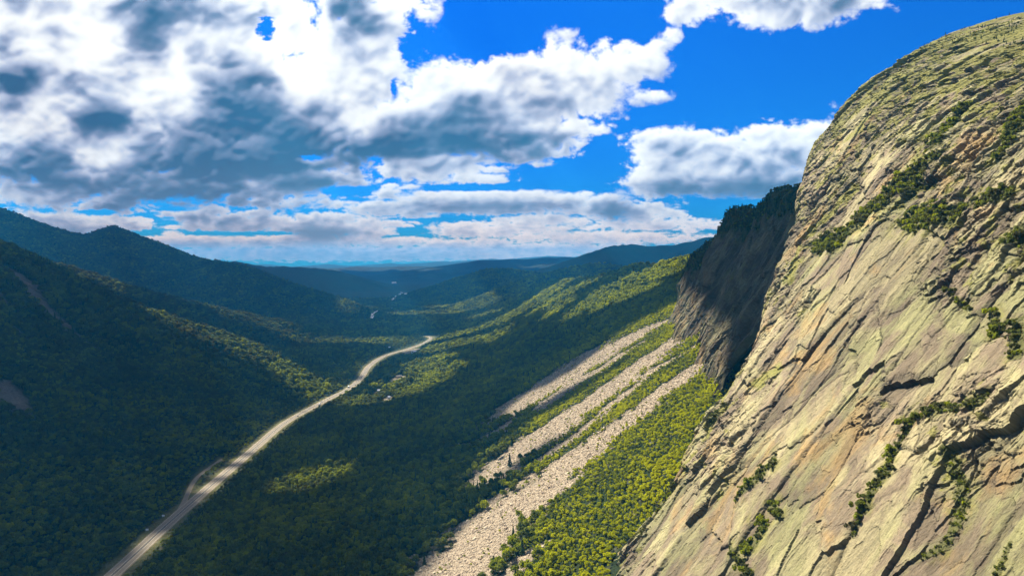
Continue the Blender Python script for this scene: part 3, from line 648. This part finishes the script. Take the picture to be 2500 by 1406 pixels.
def inside_rock(P, m=0.):
    r = np.zeros(len(P), bool)
    for f in (F1, F2):
        q = P-f.O; s, t, d = q@f.a, q@f.u, q@f.n
        b_, pe, pt = f.base(s, t); r |= (d < b_+m) & (s > -80) & (s < 700) & (t > -120)
    return r
def jitter_grid(cell, r0_, r1_, amax=41, x0=-1e9, x1=1e9):
    ym = r1_; xm = r1_*sin(R(amax))
    xs = np.arange(max(-xm, x0), min(xm, x1), cell); ys_ = np.arange(r0_*.5, ym, cell)
    X, Y = np.meshgrid(xs, ys_); X = X+RNG.uniform(-.42, .42, X.shape)*cell; Y = Y+RNG.uniform(-.42, .42, Y.shape)*cell
    r = np.hypot(X, Y); a = np.degrees(np.arctan2(X, Y)); k_ = (r > r0_) & (r < r1_) & (np.abs(a) < amax)
    return X[k_], Y[k_]
PT, SC_, TI, VA = [], [], [], []
for cell, ra, rb, sbase in ((4.5, 330, 1500, .84), (7.6, 1500, 2900, 1.38), (9.5, 2900, 5400, 1.6)):
    X, Y = jitter_grid(cell, ra, rb)
    Z = land(X, Y); n = fbm(X/120, Y/160, 61, 4); n2 = fbm(X/38, Y/50, 62, 3)
    small = sstep(8, 45, X)*sstep(1150, 900, Y)                         # scrub under the cliffs
    keep = (cut_d(X, Y) > 16.5+1.5*n2+12*sstep(1700, 2300, Y)*(X > -420)) & (RNG.random(len(X)) > .04+.25*sstep(.35, .6, n2))
    nr = (X > -220) & (Y < 1400); kk = np.ones(len(X), bool); kk[nr] = scree_mask(X[nr], Y[nr]) < .30; keep &= kk
    lf = (X < -350) & (Y < 2000); kk = np.ones(len(X), bool); kk[lf] = slab_mask(X[lf], Y[lf]) < .25+.2*RNG.random(lf.sum()); keep &= kk
    kk = yard_mask(X, Y) < .4; keep &= kk
    P = np.stack([X, Y, Z], 1); keep &= ~inside_rock(P, 1.)
    near_road = sstep(40, 18, cut_d(X, Y)); yr_ = np.zeros(len(X))
    for (a, b_), r_ in zip(YARD, YARD_R): yr_ = np.maximum(yr_, sstep(1., .55, np.hypot(X-a, (Y-b_+2*r_)/3)/(1.7*r_)))
    near_road = np.maximum(near_road, yr_*1.1); fr_ = sstep(85, 25, cut_d(X, Y))*sstep(1700, 2100, Y)*(Y < 2800); s_ = (1-.5*near_road)*(1-.6*fr_)*sbase*np.clip(RNG.normal(.96, .25, len(X))+.16*n, .4, 1.7)*(1-.64*small)
    con = RNG.random(len(X)) < np.clip(.10+.5*sstep(.15, .6, fbm(X/300, Y/260, 66, 3))-.07*small, 0, .6)
    va = np.where(con, RNG.integers(5, 7, len(X)), RNG.integers(0, 5, len(X)))
    ti = .44+.42*n+.22*n2+.52*small+.10*sstep(-300, 100, X)-.22*sstep(-450, -700, X)  # scrub under the cliffs tinted yellower: sunlight put into the leaf colour
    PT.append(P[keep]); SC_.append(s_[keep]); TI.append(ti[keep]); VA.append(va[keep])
# scrub between the strips of scree is denser
X, Y = jitter_grid(2.5, 330, 1100, 35, 10, 330); P = np.stack([X, Y, land(X, Y)], 1); k_ = (scree_mask(X, Y) < .35) & ~inside_rock(P, .5) & (RNG.random(len(X)) < .8); P = P[k_]
n = fbm(P[:, 0]/40, P[:, 1]/60, 63, 4)
PT.append(P); SC_.append(np.clip(.30+.12*n+RNG.normal(0, .09, len(P)), .12, .6)); TI.append(.82+1.0*n); VA.append(np.where(RNG.random(len(P)) < .12, 5, RNG.integers(0, 5, len(P))))
X, Y = jitter_grid(4.2, 330, 1100, 35, -60, 330); P = np.stack([X, Y, land(X, Y)], 1); k_ = (scree_mask(X, Y) > .3) & ~inside_rock(P, .5) & (fbm(X/14, Y/18, 64, 4)+RNG.normal(0, .15, len(X)) > .30); P = P[k_]
PT.append(P); SC_.append(RNG.uniform(.14, .3, len(P))); TI.append(RNG.uniform(.4, 1, len(P))); VA.append(RNG.integers(0, 5, len(P)))
# woods on top of the cliff beyond, and a fringe on the near summit
q = P2.reshape(-1, 3); w_ = A2['veg'].ravel() > .6; q = q[w_]; q = q[RNG.random(len(q)) < .13]
PT.append(q); SC_.append(RNG.uniform(.2, .48, len(q))); TI.append(RNG.uniform(.0, .5, len(q))); VA.append(RNG.choice([5, 6, 0, 2], len(q), p=[.4, .3, .15, .15]))
q = P1.reshape(-1, 3)[((A1['t'] > np.interp(A1['s'], F1.tp[:, 0], F1.tp[:, 1])-8) & (A1['s'] < 640)).ravel()]; q = q[RNG.random(len(q)) < .012]
PT.append(q); SC_.append(RNG.uniform(.10, .25, len(q))); TI.append(RNG.uniform(.1, .5, len(q))); VA.append(RNG.choice([5, 6, 0], len(q)))
PT, SC_, TI, VA = np.vstack(PT), np.concatenate(SC_), np.concatenate(TI), np.concatenate(VA)
RO = RNG.uniform(0, 2*pi, len(PT))
# the nearest 300 stand as trees of their own
rel = PT-np.array([0, 0, CAM_Z]); dep = rel[:, 1]*cos(PITCH)-rel[:, 2]*sin(PITCH)
ppx = 1250+F_PIX*rel[:, 0]/dep; ppy = 703-F_PIX*(rel[:, 1]*sin(PITCH)+rel[:, 2]*cos(PITCH))/dep
RIMX = np.array([(1480,1403),(1560,1293),(1625,1183),(1675,1098),(1715,1023),(1750,963),(1795,893)], float)[::-1]
vis = (ppx > 8) & (ppx < np.interp(ppy, RIMX[:, 1], RIMX[:, 0])-12) & (ppy > 860) & (ppy < 1400)
size = np.where(vis, SC_*10/dep, 0); near = np.argsort(-size)[:300]
TREE_WORDS = {0: ('broadleaf tree of the crowded dark wood left of the road', 'trees in the wood left of the road'), 1: ('broadleaf tree of the crowded dark wood right of the road', 'trees in the wood right of the road'),
 2: ('small yellow green tree on the slope between scree and cliff foot', 'small trees below the cliff'), 3: ('dark pointed conifer among broadleaf trees of the valley wood', 'conifers in the valley wood')}
for i in near:
    x, y, z = PT[i]; v_ = int(VA[i]); kw = 3 if v_ > 4 else 2 if x > 10 else 0 if x < -400 else 1
    o = bpy.data.objects.new('conifer' if kw == 3 else 'broadleaf_tree', None); COL.objects.link(o); o.empty_display_size = 2
    o.location = (x, y, z); o.rotation_euler = (0, 0, RO[i]); o.scale = (SC_[i],)*3
    o['label'], o['group'] = TREE_WORDS[kw]; o['category'] = 'tree'
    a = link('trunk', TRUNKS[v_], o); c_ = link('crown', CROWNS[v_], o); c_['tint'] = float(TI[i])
rest = np.ones(len(PT), bool); rest[near] = False
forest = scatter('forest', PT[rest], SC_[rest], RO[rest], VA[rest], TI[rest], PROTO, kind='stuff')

# scree: loose blocks under the cliffs
def boulder(seed):
    g = np.random.default_rng(seed); u = np.linspace(0, 2*pi, 7)[:-1]; V_ = [(0, 0, -.5)]
    for z_, r_ in ((-.3, .8), (.12, .95), (.5, .55)):
        V_ += [(cos(a+z_)*r_*g.uniform(.7, 1.15), sin(a+z_)*r_*g.uniform(.7, 1.15), z_+g.uniform(-.12, .12)) for a in u]
    V_.append((.1, 0, .68)); F = []
    for k in range(6):
        j = (k+1) % 6; F += [(0, 1+j, 1+k), (19, 13+k, 13+j)]
        for r_ in (0, 1): a = 1+6*r_; F += [(a+k, a+j, a+6+j), (a+k, a+6+j, a+6+k)]
    return bpy.data.objects.new('block', mesh_np('block', V_, np.array(F), [STONE]))
STONE = bpy.data.materials.new('scree_stone'); STONE.use_nodes = True; t = STONE.node_tree; b = t.nodes['Principled BSDF']; b.inputs['Roughness'].default_value = .9; b.inputs['Specular IOR Level'].default_value = .15
t.links.new(ramp(t, attr(t, 'tint', 'INSTANCER').outputs['Fac'], ((0., (.17, .132, .10)), (.5, (.27, .22, .165)), (1., (.38, .325, .25)))), b.inputs['Base Color'])
X, Y = jitter_grid(1.9, 330, 1150, 35, -140, 320); k_ = scree_mask(X, Y)+RNG.normal(0, .12, len(X)) > .42; X, Y = X[k_], Y[k_]
P = np.stack([X, Y, land(X, Y)], 1); P = P[~inside_rock(P, .3)]
sz = np.clip(RNG.lognormal(-.25, .42, len(P)), .3, 2.6)
scree = scatter('scree', P, sz, RNG.uniform(0, 6.28, len(P)), RNG.integers(0, 4, len(P)), RNG.random(len(P)), [boulder(i) for i in range(4)], RNG.uniform(-.6, .6, len(P)), kind='stuff')

# shrubs rooted on the ledges of the cliff
BUSH = [bush(s_) for s_ in (21, 22, 23)]; STEMS = [mesh_np('stem', *b_[0], [BARK]) for b_ in BUSH]; FOL = [mesh_np('foliage', *b_[1], [LEAF]) for b_ in BUSH]
dist = np.sqrt(((P1-np.array([0, 0, CAM_Z]))**2).sum(-1)); vg_ = A1['veg']
idx = np.argwhere((vg_ > .62) & (A1['t'] < 430)); RNG.shuffle(idx)
chosen = []; cpos = np.zeros((0, 3)); more = []
for i, j in idx:
    p = P1[i, j]; r_ = (.5+1.7*RNG.random()**1.6)*(.38 if dist[i, j] < 260 else 1.35 if dist[i, j] > 420 else 1.0)
    if len(cpos) and (np.abs(cpos-p).sum(1) < r_*1.5).any(): continue
    chosen.append((p, r_)); cpos = np.vstack([cpos, p])
    if len(chosen) >= 1500: break
rel = cpos-np.array([0, 0, CAM_Z]); sp_ = -np.array([c_[1] for c_ in chosen])/rel[:, 1]
order = np.argsort(sp_); px_ = 1250+F_PIX*rel[:, 0]/rel[:, 1]; order = [k for k in order if px_[k] < 2490]
SHRUB_WORDS = [(lambda x, y: y < 640, 'dark green shrub in the big bush band across the upper cliff', 'shrubs across the upper cliff'), (lambda x, y: x < 1960, 'dark green shrub in the hollows low on the left of the cliff', 'shrubs low on the left of the cliff'),
               (lambda x, y: True, 'dark green shrub rooted in a long crack of the lower cliff', 'shrubs in cracks of the lower cliff')]
SHRUB_N = 290
for n_, k in enumerate(order[:SHRUB_N]):
    p, r_ = chosen[k]; v_ = n_ % 3; py_ = 640-F_PIX*rel[k, 2]/rel[k, 1]
    o = bpy.data.objects.new('shrub', None); COL.objects.link(o); o.location = p; o.rotation_euler = (0, 0, RNG.uniform(0, 6.28)); o.scale = (r_,)*3
    w_ = next(q for q in SHRUB_WORDS if q[0](px_[k], py_)); o['label'], o['group'], o['category'] = w_[1], w_[2], 'shrub'
    link('stem', STEMS[v_], o); f_ = link('foliage', FOL[v_], o); f_['tint'] = float(RNG.uniform(.05, .55))
def bush_kind(i):
    V_, F_ = join([BUSH[i][0], BUSH[i][1]]); n0_ = len(BUSH[i][0][1]); return bpy.data.objects.new('bush_kind', mesh_np('bush', V_, F_, [BARK, LEAF], mat_idx=np.r_[np.zeros(n0_), np.ones(len(F_)-n0_)]))
o_ = order[SHRUB_N:]
if len(o_): scatter('scrub', np.array([chosen[k][0] for k in o_]), np.array([chosen[k][1] for k in o_]), RNG.uniform(0, 6.28, len(o_)), RNG.integers(0, 3, len(o_)), RNG.uniform(.05, .6, len(o_)), [bush_kind(i) for i in range(3)], kind='stuff')
# ------------------------------------------------------------------ road, side road, river
ASPH = flat_mat('worn_asphalt', (.128, .106, .078), .9, .12, .15); GRAV = flat_mat('gravel_shoulder', (.165, .13, .08), .95, .3, .25); MED = flat_mat('median_strip', (.06, .055, .05), .9, .3, .3); WHITE = flat_mat('road_paint', (.42, .40, .36), .7, .05, .5); WATER = flat_mat('river_water', (.42, .43, .45), .25, .1, .02, .5)
def strip(name, P, offs, mats, fm, z_=.0, **props):
    """a ribbon along a line; offs are the cross-section's sideways distances and heights"""
    P = np.asarray(P, float); T_ = np.gradient(P, axis=0); T_ /= np.linalg.norm(T_, axis=1)[:, None]; Nn = np.stack([T_[:, 1], -T_[:, 0]], 1)
    o, h = np.array(offs, float).T
    wob = 1+.0*P[:, :1]
    XY = P[:, None, :]+Nn[:, None, :]*o[None, :, None]
    Z_ = np.maximum(land(XY[..., 0], XY[..., 1]), land(P[:, 0], P[:, 1])[:, None])*0+land(P[:, 0], P[:, 1])[:, None]+h[None, :]+z_
    V_ = np.concatenate([XY, Z_[..., None]], -1).reshape(-1, 3); F_ = grid_faces(len(P), len(o))
    if np.cross(V_[F_[0, 1]]-V_[F_[0, 0]], V_[F_[0, 2]]-V_[F_[0, 0]])[2] < 0: F_ = F_[:, ::-1]
    return link(name, mesh_np(name, V_, F_, mats, mat_idx=np.tile(fm, len(P)-1)), kind='structure', **props)
road = strip('road', ROAD, [(-9.6, -.4), (-8.2, .30), (-7.6, .42), (-.9, .5), (-.8, .72), (.8, .72), (.9, .5), (7.0, .42), (7.6, .30), (9., -.4)], [GRAV, ASPH, MED], [0, 0, 1, 2, 2, 2, 1, 0, 0])
for nm, off in (('road_marking', -6.9), ('road_marking', -1.7), ('road_marking', 1.7), ('road_marking', 6.3)):
    strip(nm, ROAD, [(off-.12, .0), (off+.12, .0)], [WHITE], [0], .51 if abs(off) < 2 else .445)
strip('side_road', SPUR_ROAD, [(-3.6, -.2), (-2.4, .36), (2.4, .36), (3.6, -.2)], [GRAV, ASPH], [0, 1, 0]); strip('side_road', LAYBY, [(-5, -.2), (-4, .33), (4, .33), (5, -.2)], [GRAV, ASPH], [0, 1, 0])
w0 = np.interp(np.linspace(0, 1, len(RIVER)), [0, .1, .3, .45, .6, .75, 1], [7, 13, 6, 13, 18, 11, 6])
T_ = np.gradient(RIVER, axis=0); T_ /= np.linalg.norm(T_, axis=1)[:, None]; Nn = np.stack([T_[:, 1], -T_[:, 0]], 1)
V_ = np.stack([RIVER-Nn*w0[:, None], RIVER+Nn*w0[:, None]], 1); V_ = np.concatenate([V_, (land(V_[..., 0], V_[..., 1]).max(1)[:, None]+np.full(V_.shape[:2], 14.))[..., None]], -1).reshape(-1, 3)
link('river', mesh_np('river', V_, grid_faces(len(RIVER), 2), [WATER]), kind='structure')

# ------------------------------------------------------------------ vehicles, signs, buildings
def boxes(items):
    """boxes as (x0,x1,y0,y1,z0,z1, inset of the top in x0,x1,y)"""
    V_, F_ = [], []
    for b_ in items:
        x0, x1, y0, y1, z0_, z1 = b_[:6]; i0, i1, iy = b_[6:] if len(b_) > 6 else (0, 0, 0); o = len(V_)
        V_ += [(x0, y0, z0_), (x1, y0, z0_), (x1, y1, z0_), (x0, y1, z0_), (x0+i0, y0+iy, z1), (x1-i1, y0+iy, z1), (x1-i1, y1-iy, z1), (x0+i0, y1-iy, z1)]
        F_ += [[o+q for q in f] for f in ((3, 2, 1, 0), (4, 5, 6, 7), (0, 1, 5, 4), (1, 2, 6, 5), (2, 3, 7, 6), (3, 0, 4, 7))]
    return np.array(V_, float), np.array(F_)
PAINT = {k_: flat_mat(k_+'_paint', c_, .3, .04, 1, .5) for k_, c_ in (('white', (.8, .8, .78)), ('black', (.02, .02, .022)), ('silver', (.45, .46, .47)))}
GLASS = flat_mat('dark_glass', (.02, .025, .03), .08, .1, 1, .6); TYRE = flat_mat('tyre', (.02, .02, .02), .9); LAMP = flat_mat('lamp_lens', (.6, .1, .06), .3)
def wheel_mesh():
    th_ = np.arange(12)*pi/6; V_ = [(cos(a)*r_, y_, sin(a)*r_) for y_, r_ in ((-.11, .2), (-.11, .33), (.11, .33), (.11, .2)) for a in th_]
    F_ = [[k*12+i, k*12+(i+1) % 12, (k+1) % 4*12+(i+1) % 12, (k+1) % 4*12+i] for k in range(4) for i in range(12)]; return mesh_np('wheel', V_, np.array(F_), [TYRE])
WH = wheel_mesh()
def road_point(px, py, off):
    p = floor_at([(px, py)])[0]; i = np.argmin(((ROAD-p)**2).sum(1)); i = min(max(i, 1), len(ROAD)-2); t_ = ROAD[i+1]-ROAD[i-1]; t_ /= np.linalg.norm(t_)
    return ROAD[i]+off*np.array([t_[1], -t_[0]]), math.atan2(t_[1], t_[0])
def vehicle(px, py, off, kind, col, label, back=False):
    p, a = road_point(px, py, off); o = bpy.data.objects.new({'car': 'parked_car' if False else 'car', 'van': 'van', 'lorry': 'lorry'}[kind], None); COL.objects.link(o)
    o.location = (p[0], p[1], .47); o.rotation_euler = (0, 0, a+(pi if back else 0)); o['label'], o['category'], o['group'] = label, kind, 'vehicles on the valley road'
    L = {'car': 2.25, 'van': 2.7, 'lorry': 5.2}[kind]
    if kind == 'car': body = [(-L, L, -.9, .9, .25, .85, .08, .12, .04)]; cab = (-1.5, 1.05, -.82, .82, .85, 1.45, .45, .7, .14)
    elif kind == 'van': body = [(-L, L-.9, -1, 1, .3, 2.1, .05, .1, .08), (L-.9, L, -1, 1, .3, 1.15, 0, .15, .06)]; cab = (L-1.5, L-.25, -.93, .93, 1.15, 1.95, .0, .75, .1)
    else: body = [(-L, 2.6, -1.25, 1.25, .95, 3.6), (2.8, L, -1.2, 1.2, .5, 1.7, 0, .1, .05), (-L, 2.8, -.5, .5, .6, .95)]; cab = (2.8, L-.1, -1.15, 1.15, 1.7, 2.9, 0, .35, .1)
    link('body', mesh_np('body', *boxes(body), [PAINT[col]]), o); c_ = link('cabin', mesh_np('cabin', *boxes([cab]), [GLASS]), o)
    rx0, rx1 = cab[0]+cab[6], cab[1]-cab[7]; link('roof', mesh_np('roof', *boxes([(rx0, rx1, cab[2]+cab[8], cab[3]-cab[8], cab[5]+.003, cab[5]+.06, .05, .05, .04)]), [PAINT[col]]), o)
    for x_ in (-L*.62, L*.62):
        for y_ in (-.85, .85): link('wheel', WH, o, (x_, y_*(1.25 if kind == 'lorry' else 1), .33)).scale = (1.4 if kind == 'lorry' else 1,)*3
    for y_ in (-.65, .65): link('rear_light', mesh_np('rear_light', *boxes([(-L-.03, -L-.003, y_-.14, y_+.14, .6, .75)]), [LAMP]), o)
vehicle(632, 1096, 4.5, 'car', 'white', 'white car on the road beside the small layby')
vehicle(733, 1017, 4.5, 'car', 'black', 'black car alone on the straight above the layby')
vehicle(783, 989, 4.5, 'van', 'white', 'white van on the road where the light strip meets the road')
vehicle(799, 980, -4.5, 'car', 'silver', 'silver car following close ahead of the white van', True)
vehicle(861, 946, -4.5, 'lorry', 'white', 'white box lorry entering the bend of the road', True)
vehicle(870, 941, 4.5, 'car', 'black', 'black car just past the white box lorry in the bend')
vehicle(1049, 831, 4.0, 'car', 'white', 'white car at the far hook of the road')
STEEL = flat_mat('galvanised_post', (.4, .4, .4), .5, .1, 2, .5, .6); BLUE = flat_mat('sign_face', (.75, .77, .8), .5, .03, 1)
for px, py, lab in ((413, 1268, 'pale road sign on two posts beside the mouth of the side road'), (373, 1300, 'pale road sign on two posts standing lowest along the road')):
    p = floor_at([(px, py)])[0]; q, a = road_point(px, py, -13.5); p = q
    o = bpy.data.objects.new('road_sign', None); COL.objects.link(o); o.location = (p[0], p[1], 0); o.rotation_euler = (0, 0, a-pi/2); o['label'], o['category'], o['group'] = lab, 'sign', 'road signs'
    for x_ in (-.9, .9): link('post', mesh_np('post', *tube([(x_, 0, -.5), (x_, 0, 3.8)], [.06, .06]), [STEEL]), o)
    link('panel', mesh_np('panel', *boxes([(-1.5, 1.5, -.11, -.06, 2.0, 3.8)]), [BLUE]), o)
WALL = flat_mat('pale_cladding', (.62, .60, .55), .8, .06, .6); TIMBER = flat_mat('brown_timber', (.22, .15, .09), .85, .2, .8); ROOFW = flat_mat('pale_metal_roof', (.66, .67, .70), .45, .06, .5, .4); ROOFB = flat_mat('brown_shingles', (.16, .13, .11), .9, .2, 1)
def building(px, py, L, W_, h, rise, ang, wall, roofm, name, label, nwin=3, lift=0):
    p = ground_at(px, py).ravel(); o = bpy.data.objects.new(name, None); COL.objects.link(o); o.location = (p[0], p[1], float(land(p[:1], p[1:2])[0])+lift); o.rotation_euler = (0, 0, R(ang)); o['label'], o['category'] = label, 'building'; o['group'] = 'buildings in the valley'
    l, w = L/2, W_/2
    V_ = [(-l, -w, -1.5), (l, -w, -1.5), (l, w, -1.5), (-l, w, -1.5), (-l, -w, h), (l, -w, h), (l, w, h), (-l, w, h), (-l, 0, h+rise), (l, 0, h+rise)]
    F3 = np.array([(0, 1, 5), (0, 5, 4), (2, 3, 7), (2, 7, 6), (1, 2, 6), (1, 6, 5), (5, 6, 9), (3, 0, 4), (3, 4, 7), (7, 4, 8)]); link('wall', mesh_np('wall', V_, F3, [wall]), o)
    e = .6; k_ = (w+e)/w; rv = []
    for z_ in (0.05, .35): rv += [(-l-e, -w*k_, h-rise*(k_-1)+z_), (l+e, -w*k_, h-rise*(k_-1)+z_), (l+e, 0, h+rise+z_), (-l-e, 0, h+rise+z_), (l+e, w*k_, h-rise*(k_-1)+z_), (-l-e, w*k_, h-rise*(k_-1)+z_)]
    RF = np.array([(6, 7, 8, 9), (9, 8, 10, 11), (3, 2, 1, 0), (5, 4, 2, 3), (0, 1, 7, 6), (4, 5, 11, 10), (1, 2, 8, 7), (2, 4, 10, 8), (3, 0, 6, 9), (5, 3, 9, 11)])
    r_ = link('roof', mesh_np('roof', rv, RF, [roofm]), o); link('chimney', mesh_np('chimney', *boxes([(l*.4, l*.4+.9, -.45, .45, h+rise*.6, h+rise+1.3)]), [TIMBER]), r_)
    link('door', mesh_np('door', *boxes([(-.6, .6, -w-.06, -w+.02, 0, 2.2)]), [TIMBER]), o)
    for i in range(nwin):
        x_ = -l+(i+.5)*L/nwin
        if abs(x_) < 1.6: x_ += 2.4
        link('window', mesh_np('window', *boxes([(x_-.7, x_+.7, -w-.05, -w+.02, 1.0, 2.3)]), [GLASS]), o)
building(1014, 861, 24, 11, 4, 3.2, 12, WALL, ROOFW, 'lodge', 'long white roofed lodge in the yard right of the bend', 5)
building(1006, 869, 9, 7, 3, 2.2, 70, WALL, ROOFW, 'hut', 'small white hut below the long lodge')
building(950, 853, 8, 7, 4, 2.2, 20, WALL, ROOFW, 'hut', 'small white hut in the trees left of the bend', lift=3)
building(973, 922, 15, 9, 3.6, 2.8, 40, TIMBER, ROOFB, 'cabin', 'brown timber cabin in the bare clearing', 3)
building(925, 957, 6, 5, 3, 2, 10, WALL, ROOFW, 'hut', 'small white hut in the dark hollow beside the road', 2, 1)
building(949, 974, 6, 5, 3, 2, 60, WALL, ROOFW, 'hut', 'small white hut at the lower rim of the sunny wood', 2, 1)
building(962, 694, 60, 26, 13, 5, 15, WALL, ROOFW, 'hall', 'white building far down the hazy valley floor', 8, 12)
building(977, 723, 26, 15, 8, 4, 60, WALL, ROOFW, 'house', 'pale house beside the far end of the river', 4, 12)
building(991, 724, 22, 14, 8, 4, -10, WALL, ROOFW, 'house', 'pale house on the right bank of the far river', 4, 12)

# ------------------------------------------------------------------ clouds added out of view overhead, shaped to shade and light the valley
def over(P, deck): return P[..., :2]+SUN[:2]/SUN[2]*(deck-P[..., 2:3])
LIT = [(430,800,26),(490,822,38),(540,838,46),(585,850,34),(640,872,14),(690,900,22),(735,922,28),(775,940,40),(770,965,40),(815,950,32),
 (740,1185,22),(775,1180,24),(815,1172,18),(1085,858,45),(1130,846,50),(1180,834,45),(1225,823,35),(1060,890,45),(1030,915,40),(1080,915,45),(1000,945,40),(1050,940,40),(960,945,25),(885,985,30),(930,985,25),(1000,965,25),
 (700,1032,10),(840,957,16),(900,895,16),(1000,851,18),
 (1290,745,70),(1340,722,80),(1400,722,70),(1450,748,50),(1520,702,62),(1580,682,50),(1640,662,50),(1500,738,36),(1560,722,34),(1370,760,40),(1330,755,40),(1110,768,70),(1150,755,80),(1180,740,60),(1190,775,50),(1000,773,60),(1050,770,60),(1085,755,60),
 (1640,770,28),(1600,795,30),(1560,815,28),(1510,840,24),(1660,800,22),(1500,875,28),(1430,905,26),(1350,950,24),(1280,985,20),(1600,850,30),(1700,810,20),(1690,860,28),(1600,920,34),(1480,960,34),(1400,1010,30),(1310,1060,26),(1240,1110,24),(1200,1155,18),(1700,930,34),(1600,1000,40),(1500,1060,40),(1650,1060,40),(1550,1110,40),(1400,1120,34),(1320,1180,30),(1250,1240,28),(1180,1300,26),(1130,1370,22),
 (1620,1150,40),(1500,1180,40),(1400,1220,36),(1560,1230,30),(1330,1290,30),(1440,1280,30),(1250,1360,26),(1080,1440,20),(1350,1370,26),(1180,1430,24),(660,800,0),(860,745,40),(900,757,40)]
lp = np.array(LIT, float); lw = ground_at(lp[:, 0], lp[:, 1]); lr = lp[:, 2]*1.75
ss, tt = np.meshgrid(np.arange(40, 640, 30.), np.arange(-60, 560, 30.)); fb = F1.base(ss.ravel(), tt.ravel()); fp = F1.pos(ss.ravel(), tt.ravel(), fb[0]); fx = 1250+F_PIX*fp[:, 0]/np.maximum(fp[:, 1], 1); fy = 640-F_PIX*(fp[:, 2]-CAM_Z)/np.maximum(fp[:, 1], 1); fp = fp[(fb[1] < 6) & (fx < np.where((fy > 200) & (fy < 600), 2230, 2390))]
rp = z0(ROAD[6::3]); q_ = np.array([(1672,722),(1690,760),(1665,690)], float); s_, t_ = F2.at(q_[:, 0], q_[:, 1]); fq = F2.pos(s_, t_, F2.base(s_, t_)[0])
lw = np.vstack([lw, fp, fq, rp]); lr = np.r_[lr, np.full(len(fp), 34.), np.full(len(fq), 15.), np.full(len(rp), 18.)]
CM = bpy.data.materials.new('shade_cloud'); CM.use_nodes = True; t = CM.node_tree; t.nodes.clear()
d_ = node(t, 'ShaderNodeBsdfDiffuse', i_Color=(.85, .85, .87, 1)); r_ = node(t, 'ShaderNodeBsdfTranslucent', i_Color=(.85, .86, .88, 1)); m_ = node(t, 'ShaderNodeMixShader', n0=.75); o_ = node(t, 'ShaderNodeOutputMaterial')
t.links.new(d_.outputs[0], m_.inputs[1]); t.links.new(r_.outputs[0], m_.inputs[2]); t.links.new(m_.outputs[0], o_.inputs[0])
def shade_deck(deck, y0_, y1_, x0_, x1_, cell, fade0, broken=0):
    """an added deck above the view, shaped for its shade: closed body, thick away from its gaps; its gaps let the sun through to the lit places"""
    lc = over(lw, deck); cx = np.arange(x0_, x1_, cell); cy_ = np.arange(y0_, y1_, cell); CXX, CYY = np.meshgrid(cx, cy_); lit = np.zeros(CXX.shape)
    for (a, b_), r_ in zip(lc, lr):
        if r_ <= 0: continue
        i0, i1 = np.searchsorted(cx, [a-4*r_, a+4*r_]); j0, j1 = np.searchsorted(cy_, [b_-4*r_, b_+4*r_])
        q = (slice(j0, j1), slice(i0, i1)); lit[q] = np.maximum(lit[q], np.exp(-.69*((CXX[q]-a)**2+(CYY[q]-b_)**2)/r_**2))
    fr = np.minimum.reduce([sstep(x0_, x0_+900, CXX), sstep(x1_, x1_-300, CXX), sstep(y0_, y0_+fade0, CYY), sstep(y1_, y1_-300, CYY)])
    cv = 1-lit+.22*fbm(CXX/85, CYY/85, 71, 4)*sstep(.9, .3, lit)-.9*(1-fr)+.3*(fr < 1)*fbm(CXX/500, CYY/500, 72, 4)-.5
    if broken: cv = cv-.5+broken+1.1*fbm(CXX/1500, CYY/1100, 75, 5)
    th_ = np.maximum(cv, 0); bulk = sstep(.96, 1., blur((cv > .3).astype(float), 9)); puff = 60*fbm(CXX/160, CYY/160, 73, 4, mode=1)
    top = deck+th_*30+bulk*(330+3*puff)+1; bot = deck-th_*20-bulk*(60+.5*puff)
    nr_, nc_ = CXX.shape; Fq = grid_faces(nr_, nc_); ok = (cv.ravel()[Fq] > 0).all(1); Fq = Fq[ok]
    Vt = np.concatenate([np.stack([CXX, CYY, top], -1).reshape(-1, 3), np.stack([CXX, CYY, bot], -1).reshape(-1, 3)])
    link('shade_cloud', mesh_np('shade_cloud', Vt, np.vstack([Fq, Fq[:, ::-1]+nr_*nc_]), [CM], smooth=True), kind='structure')
hx, hy = SUN[:2]/SUN[2]
shade_deck(1900., 150+1900*hy, 3720., -1700+1900*hx, 750+1900*hx, 12., 150)
shade_deck(4000., 2300+4000*hy, 9000., -5200+4000*hx, 2600+4000*hx, 24., 400)
shade_deck(9000., 5600+9000*hy, 20500., -9000+9000*hx, 8000+9000*hx, 70., 500, .50)

# ------------------------------------------------------------------ haze
HAZE_DENSITY, HAZE_COLOUR = 5.6e-5, (.04, .46, .98, 1)
HM = bpy.data.materials.new('haze'); HM.use_nodes = True; t = HM.node_tree; t.nodes.clear()
pv = node(t, 'ShaderNodeVolumePrincipled', i_Density=HAZE_DENSITY, i_Anisotropy=.25, i_Color=HAZE_COLOUR); t.links.new(pv.outputs[0], node(t, 'ShaderNodeOutputMaterial').inputs['Volume'])
link('haze', mesh_np('haze', *boxes([(-27500, 27500, -27500, 27500, float(GZ.min())-1.5, float(GZ.max())+25)]), [HM]), kind='stuff')
